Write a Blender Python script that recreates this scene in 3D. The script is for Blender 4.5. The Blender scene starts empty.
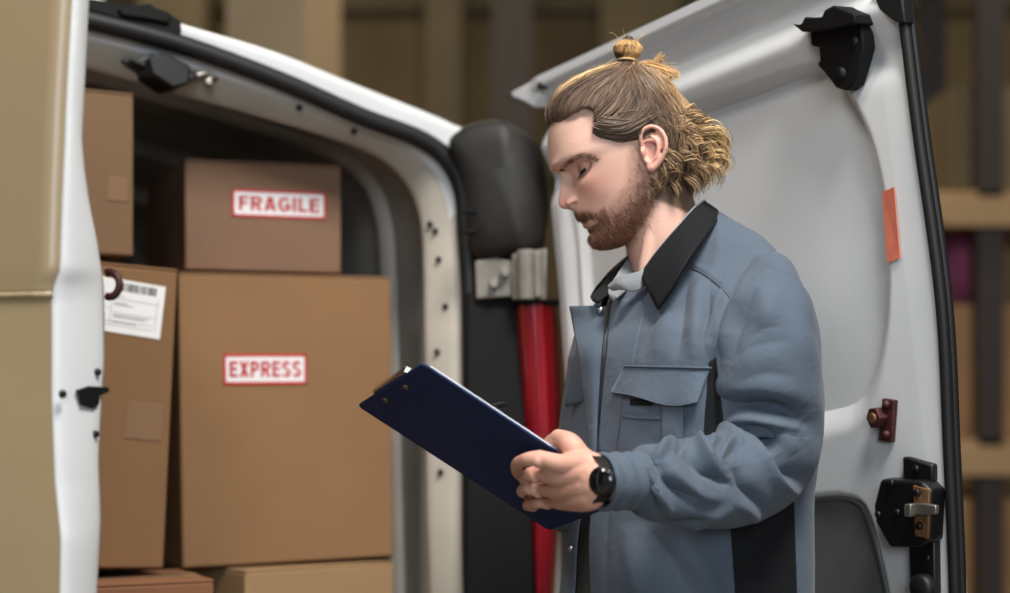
import bpy, bmesh, math, random
import numpy as np
from mathutils import Vector, Matrix
random.seed(7); RNG = np.random.default_rng(7)
scn = bpy.context.scene
COL = scn.collection
# ---------------------------------------------------------------- camera frame
FPX, CX, CY, HC = 1800.0, 505.0, 400.0, 1.39      # focal length in pixels, principal point, camera height
def P(x, y, d):
    """point seen at photo position x, y lying d metres in front of the camera"""
    return np.array([(x-CX)/FPX*d, d, HC-(y-CY)/FPX*d])
def PP(pts):
    return np.array([P(*p) for p in pts])
def proj(v):
    v = np.asarray(v, float)
    return np.stack([CX+v[..., 0]/v[..., 1]*FPX, CY-(v[..., 2]-HC)/v[..., 1]*FPX], -1)
def nrm(v):
    v = np.asarray(v, float); return v/(np.linalg.norm(v)+1e-12)
class Plane:
    """plane with an origin and two axes; rays from the photo land on it"""
    def __init__(s, o, a, b):
        s.o, s.a, s.b = np.array(o, float), np.array(a, float), np.array(b, float); s.n = nrm(np.cross(s.a, s.b))
    def st(s, x, y):
        r = np.array([(x-CX)/FPX, 1.0, -(y-CY)/FPX]); c = np.array([0, 0, HC])
        k = np.dot(s.o-c, s.n)/np.dot(r, s.n); p = c+r*k-s.o
        m = np.array([[s.a@s.a, s.a@s.b], [s.a@s.b, s.b@s.b]])
        return np.linalg.solve(m, [p@s.a, p@s.b])
    def sts(s, pts): return np.array([s.st(*p) for p in pts])
    def at(s, st, h=0.0):
        st = np.asarray(st, float)
        return s.o+st[..., :1]*s.a+st[..., 1:2]*s.b+np.asarray(h, float)[..., None]*s.n
def spline(pts, n, closed=False):
    """Catmull-Rom through the points, n samples evenly spread by length"""
    p = np.asarray(pts, float); k = len(p)
    if k == 2: return p[0]+(p[1]-p[0])*np.linspace(0, 1, n)[:, None]
    if closed: q = np.vstack([p[-1], p, p[0], p[1]]); segs = k
    else: q = np.vstack([2*p[0]-p[1], p, 2*p[-1]-p[-2]]); segs = k-1
    out = []
    for i in range(segs):
        a, b, c, d = q[i:i+4]
        t = np.linspace(0, 1, 16, endpoint=False)[:, None]
        out.append(.5*((2*b)+(-a+c)*t+(2*a-5*b+4*c-d)*t*t+(-a+3*b-3*c+d)*t**3))
    out.append((p[0] if closed else p[-1])[None]); out = np.vstack(out)
    L = np.r_[0, np.cumsum(np.linalg.norm(np.diff(out, axis=0), axis=1))]
    u = np.linspace(0, L[-1], n, endpoint=not closed)
    return np.stack([np.interp(u, L, out[:, j]) for j in range(out.shape[1])], 1)
def polydist(pts, poly, closed=True):
    """distance to a polyline, and the inside test when closed"""
    pts = np.asarray(pts, float); poly = np.asarray(poly, float)
    a = poly; b = np.roll(poly, -1, 0)
    if not closed: a, b = poly[:-1], poly[1:]
    best = np.full(len(pts), 1e9); bt = np.zeros(len(pts)); ins = np.zeros(len(pts), bool)
    for i, (p, q) in enumerate(zip(a, b)):
        d = q-p; t = np.clip(((pts-p)@d)/(d@d+1e-15), 0, 1)
        dist = np.linalg.norm(pts-(p+t[:, None]*d), axis=1)
        m = dist < best; best[m] = dist[m]; bt[m] = (i+t[m])/len(a)
        if closed:
            c = (p[1] > pts[:, 1]) != (q[1] > pts[:, 1])
            with np.errstate(divide='ignore', invalid='ignore'):
                xi = (q[0]-p[0])*(pts[:, 1]-p[1])/(q[1]-p[1])+p[0]
            ins ^= c & (pts[:, 0] < xi)
    return best, ins, bt
def sm(e0, e1, x):
    t = np.clip((x-e0)/(e1-e0), 0, 1); return t*t*(3-2*t)
# ---------------------------------------------------------------- mesh builder
class MB:
    def __init__(s): s.v, s.f, s.m = [], [], []
    def add(s, verts, faces, mi=0):
        o = len(s.v); s.v += [tuple(map(float, p)) for p in verts]
        s.f += [tuple(i+o for i in f) for f in faces]; s.m += [mi]*len(faces); return s
    def box8(s, c, mi=0):
        """c: four bottom corners then four top corners, same order"""
        return s.add(c, [(3, 2, 1, 0), (4, 5, 6, 7), (0, 1, 5, 4), (1, 2, 6, 5), (2, 3, 7, 6), (3, 0, 4, 7)], mi)
    def obox(s, o, a, b, c, mi=0):
        o, a, b, c = [np.asarray(k, float) for k in (o, a, b, c)]
        return s.box8([o, o+a, o+a+b, o+b, o+c, o+a+c, o+a+b+c, o+b+c], mi)
    def cbox(s, ctr, sx, sy, sz, ax=(1, 0, 0), ay=(0, 1, 0), az=(0, 0, 1), mi=0):
        ax, ay, az = nrm(ax)*sx, nrm(ay)*sy, nrm(az)*sz
        return s.obox(np.asarray(ctr, float)-(ax+ay+az)/2, ax, ay, az, mi)
    def grid(s, g, cu=False, cv=False, mi=0, capu=False):
        g = np.asarray(g, float); n, m = g.shape[:2]; F = []
        for i in range(n if cu else n-1):
            for j in range(m if cv else m-1):
                a, b = (i+1) % n, (j+1) % m
                F.append((i*m+j, i*m+b, a*m+b, a*m+j))
        if capu:
            F.append(tuple(range(m))[::-1]); F.append(tuple((n-1)*m+j for j in range(m)))
        return s.add(g.reshape(-1, 3), F, mi)
    def tube(s, path, r, n=12, mi=0, caps=True, rx=None, ref=(0, 0, 1), closed=False, roundcap=False):
        return s.grid(tube_rings(path, r, n, rx, ref, roundcap, closed), cu=closed, cv=True, mi=mi, capu=caps and not closed)
    def prism(s, pts, off, mi=0):
        pts = np.asarray(pts, float); n = len(pts); off = np.asarray(off, float)
        F = [tuple(range(n))[::-1], tuple(range(n, 2*n))]+[(i, (i+1) % n, n+(i+1) % n, n+i) for i in range(n)]
        return s.add(np.vstack([pts, pts+off]), F, mi)
    def ball(s, c, r, ax=None, nu=16, nv=12, mi=0):
        c = np.asarray(c, float); r = np.broadcast_to(np.asarray(r, float), 3); A = np.eye(3) if ax is None else np.array([nrm(k) for k in ax])
        th = np.linspace(0, math.pi, nv+1)[1:-1]; ph = np.linspace(0, 2*math.pi, nu, endpoint=False)
        V = [(0, 0, 1)]+[(math.sin(t)*math.cos(p), math.sin(t)*math.sin(p), math.cos(t)) for t in th for p in ph]+[(0, 0, -1)]
        V = c+(np.array(V)*r)@A; F = []; k = len(th)
        for j in range(nu):
            F.append((0, 1+j, 1+(j+1) % nu)); b = 1+(k-1)*nu; F.append((len(V)-1, b+(j+1) % nu, b+j))
            for i in range(k-1):
                a = 1+i*nu; F.append((a+j, a+nu+j, a+nu+(j+1) % nu, a+(j+1) % nu))
        return s.add(V, F, mi)
    def cyl(s, a, b, r, n=20, mi=0, r2=None):
        return s.tube([a, b], [r, r if r2 is None else r2], n, mi)
    def mesh(s, name, mats, loc=(0, 0, 0), smooth=True, recalc=True):
        me = bpy.data.meshes.new(name)
        v = np.array(s.v, float)-np.asarray(loc, float)
        me.from_pydata(v.tolist(), [], s.f)
        for m in (mats if isinstance(mats, (list, tuple)) else [mats]): me.materials.append(m)
        me.polygons.foreach_set('material_index', s.m)
        if recalc:
            bm = bmesh.new(); bm.from_mesh(me); bmesh.ops.recalc_face_normals(bm, faces=bm.faces); bm.to_mesh(me); bm.free()
        me.polygons.foreach_set('use_smooth', [bool(smooth)]*len(me.polygons))
        me.update(); return me
    def build(s, name, mats, parent=None, loc=None, smooth=True, bevel=0, seg=2, angle=None, label=None, solid=0, recalc=True, sub=0):
        """links the collected shapes as ONE mesh object"""
        L = np.zeros(3) if loc is None else np.asarray(loc, float)
        if parent is not None: L = wloc(parent)
        o = bpy.data.objects.new(name, s.mesh(name, mats, L, smooth, recalc)); COL.objects.link(o)
        if parent is not None: o.parent = parent
        else: o.location = L
        if solid:
            m = o.modifiers.new('thickness', 'SOLIDIFY'); m.thickness = solid; m.offset = -1
        if bevel:
            m = o.modifiers.new('bevel', 'BEVEL'); m.width = bevel; m.segments = seg; m.limit_method = 'ANGLE'; m.angle_limit = math.radians(angle or 35)
            m.harden_normals = False
        if sub:
            m = o.modifiers.new('sub', 'SUBSURF'); m.levels = m.render_levels = sub
        if smooth and (bevel or angle):
            try:
                o.data.set_sharp_from_angle(angle=math.radians(40))
            except Exception: pass
        if label: o['label'] = label
        return o
def tube_rings(path, r, n=12, rx=None, ref=(0, 0, 1), roundcap=False, closed=False):
    p = np.asarray(path, float); k = len(p); r = np.broadcast_to(np.asarray(r, float), k).copy()
    rx = r.copy() if rx is None else np.broadcast_to(np.asarray(rx, float), k).copy()
    if roundcap:                                       # hemispherical ends
        t0, t1 = nrm(p[1]-p[0]), nrm(p[-1]-p[-2]); A = np.radians([82, 60, 35])
        p = np.vstack([[p[0]-t0*r[0]*math.sin(a) for a in A], p, [p[-1]+t1*r[-1]*math.sin(a) for a in A[::-1]]])
        c = np.cos(A); r, rx = np.r_[r[0]*c, r, r[-1]*c[::-1]], np.r_[rx[0]*c, rx, rx[-1]*c[::-1]]; k = len(p)
    t = np.gradient(p, axis=0) if not closed else (np.roll(p, -1, 0)-np.roll(p, 1, 0))
    t /= np.linalg.norm(t, axis=1)[:, None]+1e-12
    u = np.cross(np.asarray(ref, float), t[0])
    if np.linalg.norm(u) < 1e-3: u = np.cross((1, .3, 0), t[0])
    U = []; u = nrm(u)
    for i in range(k):
        u = nrm(u-t[i]*(u@t[i])); U.append(u)
    U = np.array(U); V = np.cross(t, U); a = np.linspace(0, 2*math.pi, n, endpoint=False)
    return p[:, None]+U[:, None]*(np.cos(a)[None, :, None]*rx[:, None, None])+V[:, None]*(np.sin(a)[None, :, None]*r[:, None, None])
def wloc(o):
    L = np.array(o.location)
    while o.parent is not None:
        o = o.parent; L = L+np.array(o.location)
    return L
def tag(o, label=None, cat=None, group=None, kind=None):
    if label: o['label'] = label
    if cat: o['category'] = cat
    if group: o['group'] = group
    if kind: o['kind'] = kind
    return o
def thing(name, label, cat, loc=(0, 0, 0), group=None):
    o = bpy.data.objects.new(name, None); o.empty_display_size = .1; COL.objects.link(o); o.location = tuple(map(float, loc))
    return tag(o, label, cat, group)
def struct(mb, name, mat, **k):
    o = mb.build(name, mat, **k); o['kind'] = 'structure'; return o
def grid_normals(g, cu=False, cv=False):
    def d(a, ax, c):
        if c: return np.roll(a, -1, ax)-np.roll(a, 1, ax)
        return np.gradient(a, axis=ax)
    n = np.cross(d(g, 0, cu), d(g, 1, cv)); return n/(np.linalg.norm(n, axis=-1, keepdims=True)+1e-12)
# ---------------------------------------------------------------- materials
def s2l(c):
    c = np.asarray(c, float)/255.0
    return tuple(np.where(c <= .04045, c/12.92, ((c+.055)/1.055)**2.4))
def mat(name, rgb, rough=.5, metal=0, coat=0, spec=.5, noise=0, nscale=20, bump=0, bscale=200, stretch=(1, 1, 1), alpha=1, trans=0, sheen=0, sss=0, lin=False, rvar=0, emit=0):
    m = bpy.data.materials.new(name); m.use_nodes = True; nt = m.node_tree; N = nt.nodes; L = nt.links
    b = N['Principled BSDF']; c = tuple(rgb) if lin else s2l(rgb)
    b.inputs['Base Color'].default_value = (*c, 1); b.inputs['Roughness'].default_value = rough; b.inputs['Metallic'].default_value = metal
    b.inputs['Coat Weight'].default_value = coat; b.inputs['Coat Roughness'].default_value = .12; b.inputs['Specular IOR Level'].default_value = spec
    b.inputs['Alpha'].default_value = alpha; b.inputs['Transmission Weight'].default_value = trans
    if sheen: b.inputs['Sheen Weight'].default_value = sheen; b.inputs['Sheen Roughness'].default_value = .5
    if sss:
        b.inputs['Subsurface Weight'].default_value = sss; b.inputs['Subsurface Radius'].default_value = (1, .35, .2); b.inputs['Subsurface Scale'].default_value = .006
    if emit: b.inputs['Emission Color'].default_value = (*c, 1); b.inputs['Emission Strength'].default_value = emit
    if noise or bump or rvar:
        tc = N.new('ShaderNodeTexCoord'); mp = N.new('ShaderNodeMapping'); mp.inputs['Scale'].default_value = stretch
        L.new(tc.outputs['Object'], mp.inputs['Vector'])
    if noise or rvar:
        t = N.new('ShaderNodeTexNoise'); t.inputs['Scale'].default_value = nscale; t.inputs['Detail'].default_value = 5
        L.new(mp.outputs[0], t.inputs['Vector'])
    if noise:
        mr = N.new('ShaderNodeMapRange'); mr.inputs[1].default_value = .3; mr.inputs[2].default_value = .7; mr.inputs[3].default_value = 1-noise; mr.inputs[4].default_value = 1+noise
        L.new(t.outputs[0], mr.inputs[0])
        hs = N.new('ShaderNodeHueSaturation'); hs.inputs['Color'].default_value = (*c, 1); L.new(mr.outputs[0], hs.inputs['Value']); L.new(hs.outputs[0], b.inputs['Base Color'])
    if rvar:
        mr2 = N.new('ShaderNodeMapRange'); mr2.inputs[1].default_value = .3; mr2.inputs[2].default_value = .7; mr2.inputs[3].default_value = rough-rvar; mr2.inputs[4].default_value = rough+rvar
        L.new(t.outputs[0], mr2.inputs[0]); L.new(mr2.outputs[0], b.inputs['Roughness'])
    if bump:
        t2 = N.new('ShaderNodeTexNoise'); t2.inputs['Scale'].default_value = bscale; t2.inputs['Detail'].default_value = 3
        bp = N.new('ShaderNodeBump'); bp.inputs['Strength'].default_value = bump; bp.inputs['Distance'].default_value = .002
        L.new(mp.outputs[0], t2.inputs['Vector']); L.new(t2.outputs[0], bp.inputs['Height']); L.new(bp.outputs[0], b.inputs['Normal'])
    return m
# ================================================================ the warehouse
M = {}
M['concrete'] = mat('concrete floor', (120, 112, 102), .7, noise=.15, nscale=3)
M['wallbrown'] = mat('olive brown plaster', (112, 96, 70), .85, noise=.25, nscale=.8)
M['ceil'] = mat('ceiling sheet', (120, 115, 105), .9)
M['beige'] = mat('beige column paint', (196, 172, 138), .7, noise=.06, nscale=2)
M['olive'] = mat('olive steel', (92, 80, 56), .7, noise=.1, nscale=2)
M['darkbrown'] = mat('dark brown steel', (44, 34, 28), .6)
M['rackbeige'] = mat('rack timber', (168, 138, 100), .8, noise=.15, nscale=5)
M['purple'] = mat('plum cloth', (110, 50, 80), .9)
M['bgcard'] = mat('far cardboard', (160, 122, 82), .85, noise=.1, nscale=4)
struct(MB().obox((-9, -6, -.1), (18, 0, 0), (0, 22, 0), (0, 0, .1)), 'floor', M['concrete'], smooth=False)
struct(MB().obox((-9, 15, 0), (18, 0, 0), (0, .2, 0), (0, 0, 6.5)), 'wall_back', M['wallbrown'], smooth=False)
struct(MB().obox((-9.2, -6, 0), (.2, 0, 0), (0, 21.2, 0), (0, 0, 6.5)), 'wall_left', M['wallbrown'], smooth=False)
struct(MB().obox((9, -6, 0), (.2, 0, 0), (0, 21.2, 0), (0, 0, 6.5)), 'wall_right', M['wallbrown'], smooth=False)
struct(MB().obox((-9.2, -6, 6.5), (18.4, 0, 0), (0, 21.2, 0), (0, 0, .15)), 'ceiling', M['ceil'], smooth=False)
def pillar(name, x0, x1, d, m, label, turn=.0, depth=None, group=None):
    """a square column standing between photo columns x0 and x1"""
    a, b = P(x0, 400, d), P(x1, 400, d); w = b[0]-a[0]; depth = depth or w
    c, s = math.cos(turn), math.sin(turn); mb = MB()
    o = np.array([a[0], d, 0.])
    ax, ay = np.array([c*w, s*w, 0]), np.array([-s*depth, c*depth, 0])
    mb.obox(o, ax, ay, (0, 0, 6.5))
    e = .04
    mb.obox(o-ax/w*e-ay/depth*e, ax*(1+2*e/w), ay*(1+2*e/depth), (0, 0, .25))
    return tag(mb.build(name, m, loc=o, smooth=False), label, 'column', group)
pillar('concrete_column', 226, 312, 9.0, M['beige'], 'thick beige column rising behind the van roof', turn=-.35)
pillar('steel_post', 138, 205, 12.0, M['olive'], 'olive post left of the thick beige column', depth=.3)
pillar('steel_post', 492, 532, 13.5, M['darkbrown'], 'dark brown post between the beige column and the open door', depth=.3)
pillar('steel_post', 600, 680, 14.3, M['olive'], 'wide olive post far back above the standing man', depth=.3)
pillar('steel_post', 425, 462, 14.0, M['olive'], 'narrow olive post just right of the beige column', depth=.3)
# wall pipes / girts
mb = MB(); 
for z in (3.2, 4.6): mb.obox((-8.9, 14.85, z), (17.8, 0, 0), (0, .15, 0), (0, 0, .22))
struct(mb, 'trim_1', M['olive'], smooth=False)
# pallet rack on the right, beyond the open door
rk = thing('pallet_rack', 'tall pallet rack with beige shelf beams beyond the open right door', 'rack', (2.2, 8.2, 0))
def rx(px, d): return (px-CX)/FPX*d
for k, (px, dd) in enumerate(((978, 8.2), (978, 9.3), (1320, 8.2), (1320, 9.3))):
    MB().obox((rx(px, 8.2), dd, 0), (.12, 0, 0), (0, .1, 0), (0, 0, 5)).build('upright', M['darkbrown'], rk, smooth=False)
for z in (.15, 1.05, 2.18, 3.6):
    for dd in (8.15, 9.35): MB().obox((rx(900, 8.2), dd, z), (2.2, 0, 0), (0, .06, 0), (0, 0, .13)).build('beam', M['rackbeige'], rk, smooth=False)
    MB().obox((rx(900, 8.2), 8.2, z+.13), (2.2, 0, 0), (0, 1.15, 0), (0, 0, .03)).build('shelf_board', M['rackbeige'], rk, smooth=False)
def bgbox(x, z, w, h, label, m=None, d=.7, y=8.35):
    o = np.array([x, y, z]); mb = MB().obox(o, (w, 0, 0), (0, d, 0), (0, 0, h))
    mb.obox(o+[w/2-.03, -.002, h*.0], (.06, 0, 0), (0, .003, 0), (0, 0, h))
    return tag(mb.build('cardboard_box', m or M['bgcard'], loc=o, smooth=False, bevel=.01), label, 'box', 'cartons on the pallet rack')
bgbox(rx(935, 8.2), .313, .5, .62, 'blurred carton on the lowest rack shelf right of the open door')
bgbox(rx(955, 8.2), 1.213, .72, .62, 'blurred wide carton on the middle rack shelf right of the open door')
bgbox(rx(960, 8.2), 2.343, .42, .5, 'blurred carton on the upper rack shelf right of the open door', M['wallbrown'])
mb = MB(); c = np.array([rx(992, 8.0), 8.52, 1.838])
mb.tube([c, c+[0, 0, .12], c+[.02, 0, .3], c+[.03, 0, .36]], [.10, .14, .12, .04], 14)
tag(mb.build('cloth_bundle', M['purple'], loc=c), 'plum coloured cloth bundle lying on the middle rack carton', 'cloth')
# ================================================================ light
w = bpy.data.worlds.new('daylight'); scn.world = w; w.use_nodes = True
bg = w.node_tree.nodes['Background']; bg.inputs[0].default_value = (.82, .91, 1.0, 1); bg.inputs[1].default_value = .20
def area(name, loc, to, sx, sy, power, col=(1, 1, 1)):
    l = bpy.data.lights.new(name, 'AREA'); l.shape = 'RECTANGLE'; l.size, l.size_y = sx, sy; l.energy = power; l.color = col
    o = bpy.data.objects.new(name, l); COL.objects.link(o); o.location = loc
    o.rotation_euler = (Vector(to)-Vector(loc)).to_track_quat('-Z', 'Y').to_euler(); return o
area('loading_door_daylight', (.6, -5.5, 3.2), (.3, 3, 1.2), 2.8, 2.6, 235, (.82, .91, 1.0))
area('overhead_light', (.85, .6, 4.4), (.35, 2.6, 1.2), 1.0, 1.0, 200, (1.0, .975, .94))
area('overhead_light', (-2.2, .6, 5.2), (-.9, 2.6, 1.2), 1.2, 1.2, 85, (1, .95, .9))  # unseen fill added on the left to brighten the opened right door
area('overhead_light', (-1, 9.5, 6.2), (-1, 10.5, 0), 2.0, 1.0, 200, (1, .88, .68))
area('overhead_light', (3.5, 7.0, 6.2), (3.5, 9.5, 1), 2.0, 1.0, 130, (1, .88, .68))
# ================================================================ camera
cam = bpy.data.cameras.new('camera'); co = bpy.data.objects.new('camera', cam); COL.objects.link(co); scn.camera = co
co.location = (0, 0, HC); co.rotation_euler = (math.pi/2, 0, 0)
cam.sensor_fit = 'HORIZONTAL'; cam.sensor_width = 36; cam.lens = FPX/1010*36; cam.shift_y = (CY-296.5)/1010
cam.dof.use_dof = True; cam.dof.focus_distance = 2.33; cam.dof.aperture_fstop = 2.4; cam.clip_start = .05
scn.view_settings.view_transform = 'Standard'; scn.view_settings.look = 'None'; scn.view_settings.gamma = 1
scn.view_settings.exposure = -0.12; scn.view_settings.use_curve_mapping = False
scn.cycles.use_denoising = True
# ================================================================ the van
M['white'] = mat('white van paint', (214, 215, 215), .5, coat=.2, noise=.04, nscale=6, rvar=.08)
M['whitein'] = mat('dusty white inner paint', (182, 174, 160), .5, coat=.1, noise=.1, nscale=9)
M['hingepaint'] = mat('worn pale hinge paint', (130, 125, 116), .5, noise=.15, nscale=30)
M['rubber'] = mat('black rubber', (16, 15, 15), .55)
M['plastic'] = mat('black plastic', (13, 12, 12), .65, spec=.2, bump=.3, bscale=900)
M['plasticworn'] = mat('worn dark grey plastic', (34, 32, 30), .6, noise=.15, nscale=12)
M['blackmetal'] = mat('black painted steel', (12, 11, 12), .42, coat=.05)
M['cargo'] = mat('dark grey cargo lining', (190, 183, 172), .7, noise=.15, nscale=6)
M['cargofloor'] = mat('dark plywood load floor', (50, 36, 26), .7, noise=.2, nscale=8)
M['steel'] = mat('bare steel', (150, 145, 135), .35, metal=.8, noise=.15, nscale=30)
M['rust'] = mat('rusty steel', (128, 92, 58), .7, metal=.4, noise=.4, nscale=120)
M['redrust'] = mat('oxide red steel', (66, 28, 26), .55, metal=.2, noise=.35, nscale=90)
M['redlens'] = mat('red lamp lens', (128, 7, 24), .25, coat=.6, noise=.5, nscale=14, stretch=(3, 3, .4))
M['greypanel'] = mat('grey hard trim panel', (92, 93, 92), .6, noise=.1, nscale=25)
M['greytrim'] = mat('dull grey trim bead', (120, 121, 120), .4, metal=.4)
M['orange'] = mat('faded orange reflective tape', (222, 122, 96), .5, noise=.12, nscale=60)
M['tan'] = mat('door skin with warm reflection', (160, 140, 106), .5, coat=.2, noise=.05, nscale=3, rvar=.06)  # warm reflection of the warehouse put into the skin's colour
M['tanglass'] = mat('rear window with warm reflection', (154, 134, 102), .42, coat=.3, noise=.04, nscale=3)  # the same warm reflection coloured into the pane
U = np.array([-.884, -.467, 0.]); U /= np.linalg.norm(U)
V = np.array([-U[1]*-1, 0, 0]); V = np.array([U[1], -U[0], 0.])        # into the van
HNG = np.array([.0264, 3.19, HC]); BUP = np.array([V[0]*.08, V[1]*.08, 1.])
def rear(h=0): return Plane(HNG+V*h, U, BUP)
SC = .85
def half(px, h, bottom=-.82, extra=None):
    """right half traced bottom to top, mirrored about the van's centre line"""
    st = rear(h).sts(px); st = np.vstack([[st[0][0], bottom], st, [SC, st[-1][1]+.012]])
    hp = spline(st, 110); l = hp[::-1].copy(); l[:, 0] = 2*SC-l[:, 0]
    return np.vstack([hp, l[1:]])
def lift(loop, h): return HNG+V*h+loop[:, :1]*U+loop[:, 1:]*BUP
van = thing('van', 'white panel van with its rear doors open and cartons inside', 'van', (HNG[0]+U[0]*SC, HNG[1]+U[1]*SC, 0))
sealpx = [(472, 593), (471, 491), (471, 400), (470, 299), (466, 233), (462, 190), (447, 159), (418, 138), (360, 116), (278, 80), (179, 44), (88, 20)]
innpx = [(431, 593), (428, 500), (426, 340), (425, 277), (422, 225), (409, 187), (383, 160), (339, 141), (260, 117), (180, 95), (88, 69)]
roofpx = [(466, 124), (436, 114), (353, 81), (278, 51), (182, 22), (86, -7)]
seal = half(sealpx, .0); inn = half(innpx, .07)
rst = rear(0).sts(roofpx)
outer_r = np.vstack([[-.075, -1.05], [-.08, -.5], [-.07, 0], [-.045, .30], [-.01, .42], [.04, .466], rst[0]+[.02, .0], rst[1:], [SC, rst[-1][1]+.012]])
hp = spline(outer_r, 110); l = hp[::-1].copy(); l[:, 0] = 2*SC-l[:, 0]; outer = np.vstack([hp, l[1:]])
ctr = np.array([SC, -.2])
def grow(loop, k):
    d = loop-ctr; return loop+d/np.linalg.norm(d, axis=1)[:, None]*k
# painted body: outer panels and the rear rim down to the seal
lip = seal*.35+outer*.65
rows = [lift(grow(outer, .02), 3.4), lift(grow(outer, .03), 1.6), lift(grow(outer, .02), .4), lift(grow(outer, .006), .05), lift(outer, .012), lift(grow(outer, -.008), 0), lift(lip, .0), lift(grow(seal, .012), .006)]
mb = MB().grid(rows)
o = mb.build('body_shell', M['white'], van); 
# inner door frame with its bevel and the fixing holes
mid = seal*.45+inn*.55
mb = MB().grid([lift(grow(seal, -.004), .008), lift(seal*.84+inn*.16, .018), lift(seal*.62+inn*.38, .026), lift(mid, .031), lift(seal*.12+inn*.88, .062), lift(inn, .07), lift(grow(inn, .004), .085), lift(grow(inn, .03), .12)])
for (x, y) in ((431, 226), (438, 234), (440, 261), (443, 303), (437, 352), (440, 470), (352, 129), (300, 108)):
    fr_rows = np.array([lift(seal*(1-k)+inn*k, .03+(k-.55)*.07) for k in np.linspace(.3, .95, 40)]).reshape(-1, 3)
    c = fr_rows[np.argmin(((proj(fr_rows)-[x, y])**2).sum(1))]; mb.ball(c, .0058, nu=12, nv=8, mi=1)
nl = len(seal)
for i in range(1*(nl-1), 2*(nl-1)):
    j = i % (nl-1)
    if seal[j, 1] > .33: mb.m[i] = 2  # white along the header bevel paints in the light it catches
mb.build('door_frame', [M['whitein'], M['blackmetal'], M['white']], van)
MB().tube(lift(seal, .0), .0165, 10, rx=.0165).build('door_seal', M['rubber'], van, label='black rubber door seal')
# cargo space
big = grow(inn, .05)
MB().grid([lift(grow(inn, .03), .12), lift(big, .2), lift(grow(big, .02), 1.0), lift(big, 2.3)]).build('cargo_lining', M['cargo'], van)
mb = MB()
for h in (.32, .85, 1.4, 1.95):                                         # roof bows and wall posts
    mb.tube(lift(grow(big, .01), h), .028, 8)
mb.build('roof_bow', M['cargo'], van)
c0 = lift(big, 2.3); mb = MB(); mb.prism(c0[::4], V*.02); mb.build('bulkhead', M['cargo'], van, smooth=False)
fz = -.79
f0 = [HNG+V*h+U*s+BUP*fz for h, s in ((.05, -.02), (2.3, -.02), (2.3, 1.72), (.05, 1.72))]
MB().prism(f0, (0, 0, -.05)).build('load_floor', M['cargofloor'], van, smooth=False)
a0 = HNG-V*.06+U*-.05; a0[2] = .36
MB().obox(a0, U*1.8, V*.14, (0, 0, .2)).build('bumper', M['plastic'], van, bevel=.04, seg=4)
# side wheels, low on the ground
for s in (-.02, 1.54):
    c = HNG+U*s+V*.95; c[2] = .33
    w_ = MB().tube([c, c+U*.04, c+U*.16, c+U*.2], [.30, .33, .33, .30], 40, ref=(0, 0, 1)).build('wheel', M['rubber'], van)
    MB().tube([c-U*.004, c+U*.2+U*.004], [.2, .2], 30).build('hubcap', M['steel'], w_)
# high brake lamp / roof trim and the latch catch under the header
pl = rear(-.012)
trim = [(60, -6), (150, 7), (152, 10), (160, 9), (174, 16), (181, 21), (182, 33), (176, 36), (130, 22), (60, 2)]
MB().prism(pl.at(pl.sts(trim)), V*.06).build('roof_trim', M['plastic'], van, bevel=.004, label='black plastic trim on the roof edge')
pl = rear(-.02); trim = [(118, 8), (150, 3), (158, 8), (172, 13), (170, 24), (150, 20), (122, 16)]
MB().prism(pl.at(pl.sts(trim)), V*.05).build('brake_lamp', M['plastic'], van, bevel=.004, label='black lamp housing')
pl = rear(.0); mb = MB()
mb.prism(pl.at(pl.sts([(132, 61), (152, 52), (199, 73), (196, 80), (178, 84), (148, 70)])), V*.05)
mb.prism(pl.at(pl.sts([(144, 62), (158, 56), (185, 70), (184, 88), (168, 92), (146, 78)]), -.03), V*.08)
mb.build('latch_catch', M['blackmetal'], van, bevel=.004)
pl = rear(.02)
for q in ([(124, 60), (131, 56), (133, 58), (126, 62)], [(207, 82), (216, 77), (219, 79), (210, 84)]):
    MB().prism(pl.at(pl.sts(q)), V*.02).build('slot', M['rubber'], van, smooth=False)
pl = rear(.015)
MB().tube(pl.at(spline(pl.sts([(196, 76), (206, 74), (211, 78), (206, 83), (212, 84)]), 24)), .006, 8).build('hook', M['steel'], van)
# right corner: plastic corner cover, hinge, lamp
Pc = Plane((0, 3.10, HC), (1, 0, 0), (0, 0, 1))
def dome(outline, plane, back, steps, depth=None):
    c = outline.mean(0); rows = []
    for k, h in [(1, back)]+steps:
        pts = c+(outline-c)*k; p = plane.at(pts)
        p = p+np.array([0, 1, 0])*h
        if depth is not None: p[:, 1] += depth(pts)
        rows.append(p)
    g = np.array(rows); mb = MB().grid(g, cv=True, capu=True); return mb
ol = spline(Pc.sts([(448, 140), (456, 128), (470, 121), (494, 118), (518, 124), (538, 139), (547, 167), (550, 201), (547, 230), (542, 247), (517, 254), (490, 258), (474, 255), (468, 225), (463, 180)]), 72, True)
cr0, cr1 = Pc.st(502, 120), Pc.st(523, 256)
def crease(p):
    xx = cr0[0]+(p[:, 1]-cr0[1])/(cr1[1]-cr0[1])*(cr1[0]-cr0[0]); d = p[:, 0]-xx
    return np.where(d > 0, d*.55, -d*.3)
dome(ol, Pc, .10, [(1, .03), (.985, .008), (.94, -.008), (.85, -.016), (.6, -.02), (.3, -.021)], crease).build('corner_cover', M['plasticworn'], van, smooth=True, label='dark plastic corner cover')
for yy in (212, 232):
    MB().cbox(P(470, yy, 3.07), .022, .03, .008).build('corner_clip', M['plastic'], van, bevel=.002)
pt = Plane((0, 3.145, HC), (1, 0, 0), (0, 0, 1))
MB().prism(PP([(x, y, 3.135-(y-292)*.00019) for x, y in ((466, 292), (522, 292), (530, 430), (536, 620), (536, 860), (462, 860), (464, 600), (466, 420))]), (0, .09, 0)).build('pillar_trim', M['plastic'], van, bevel=.006, seg=3)
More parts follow.
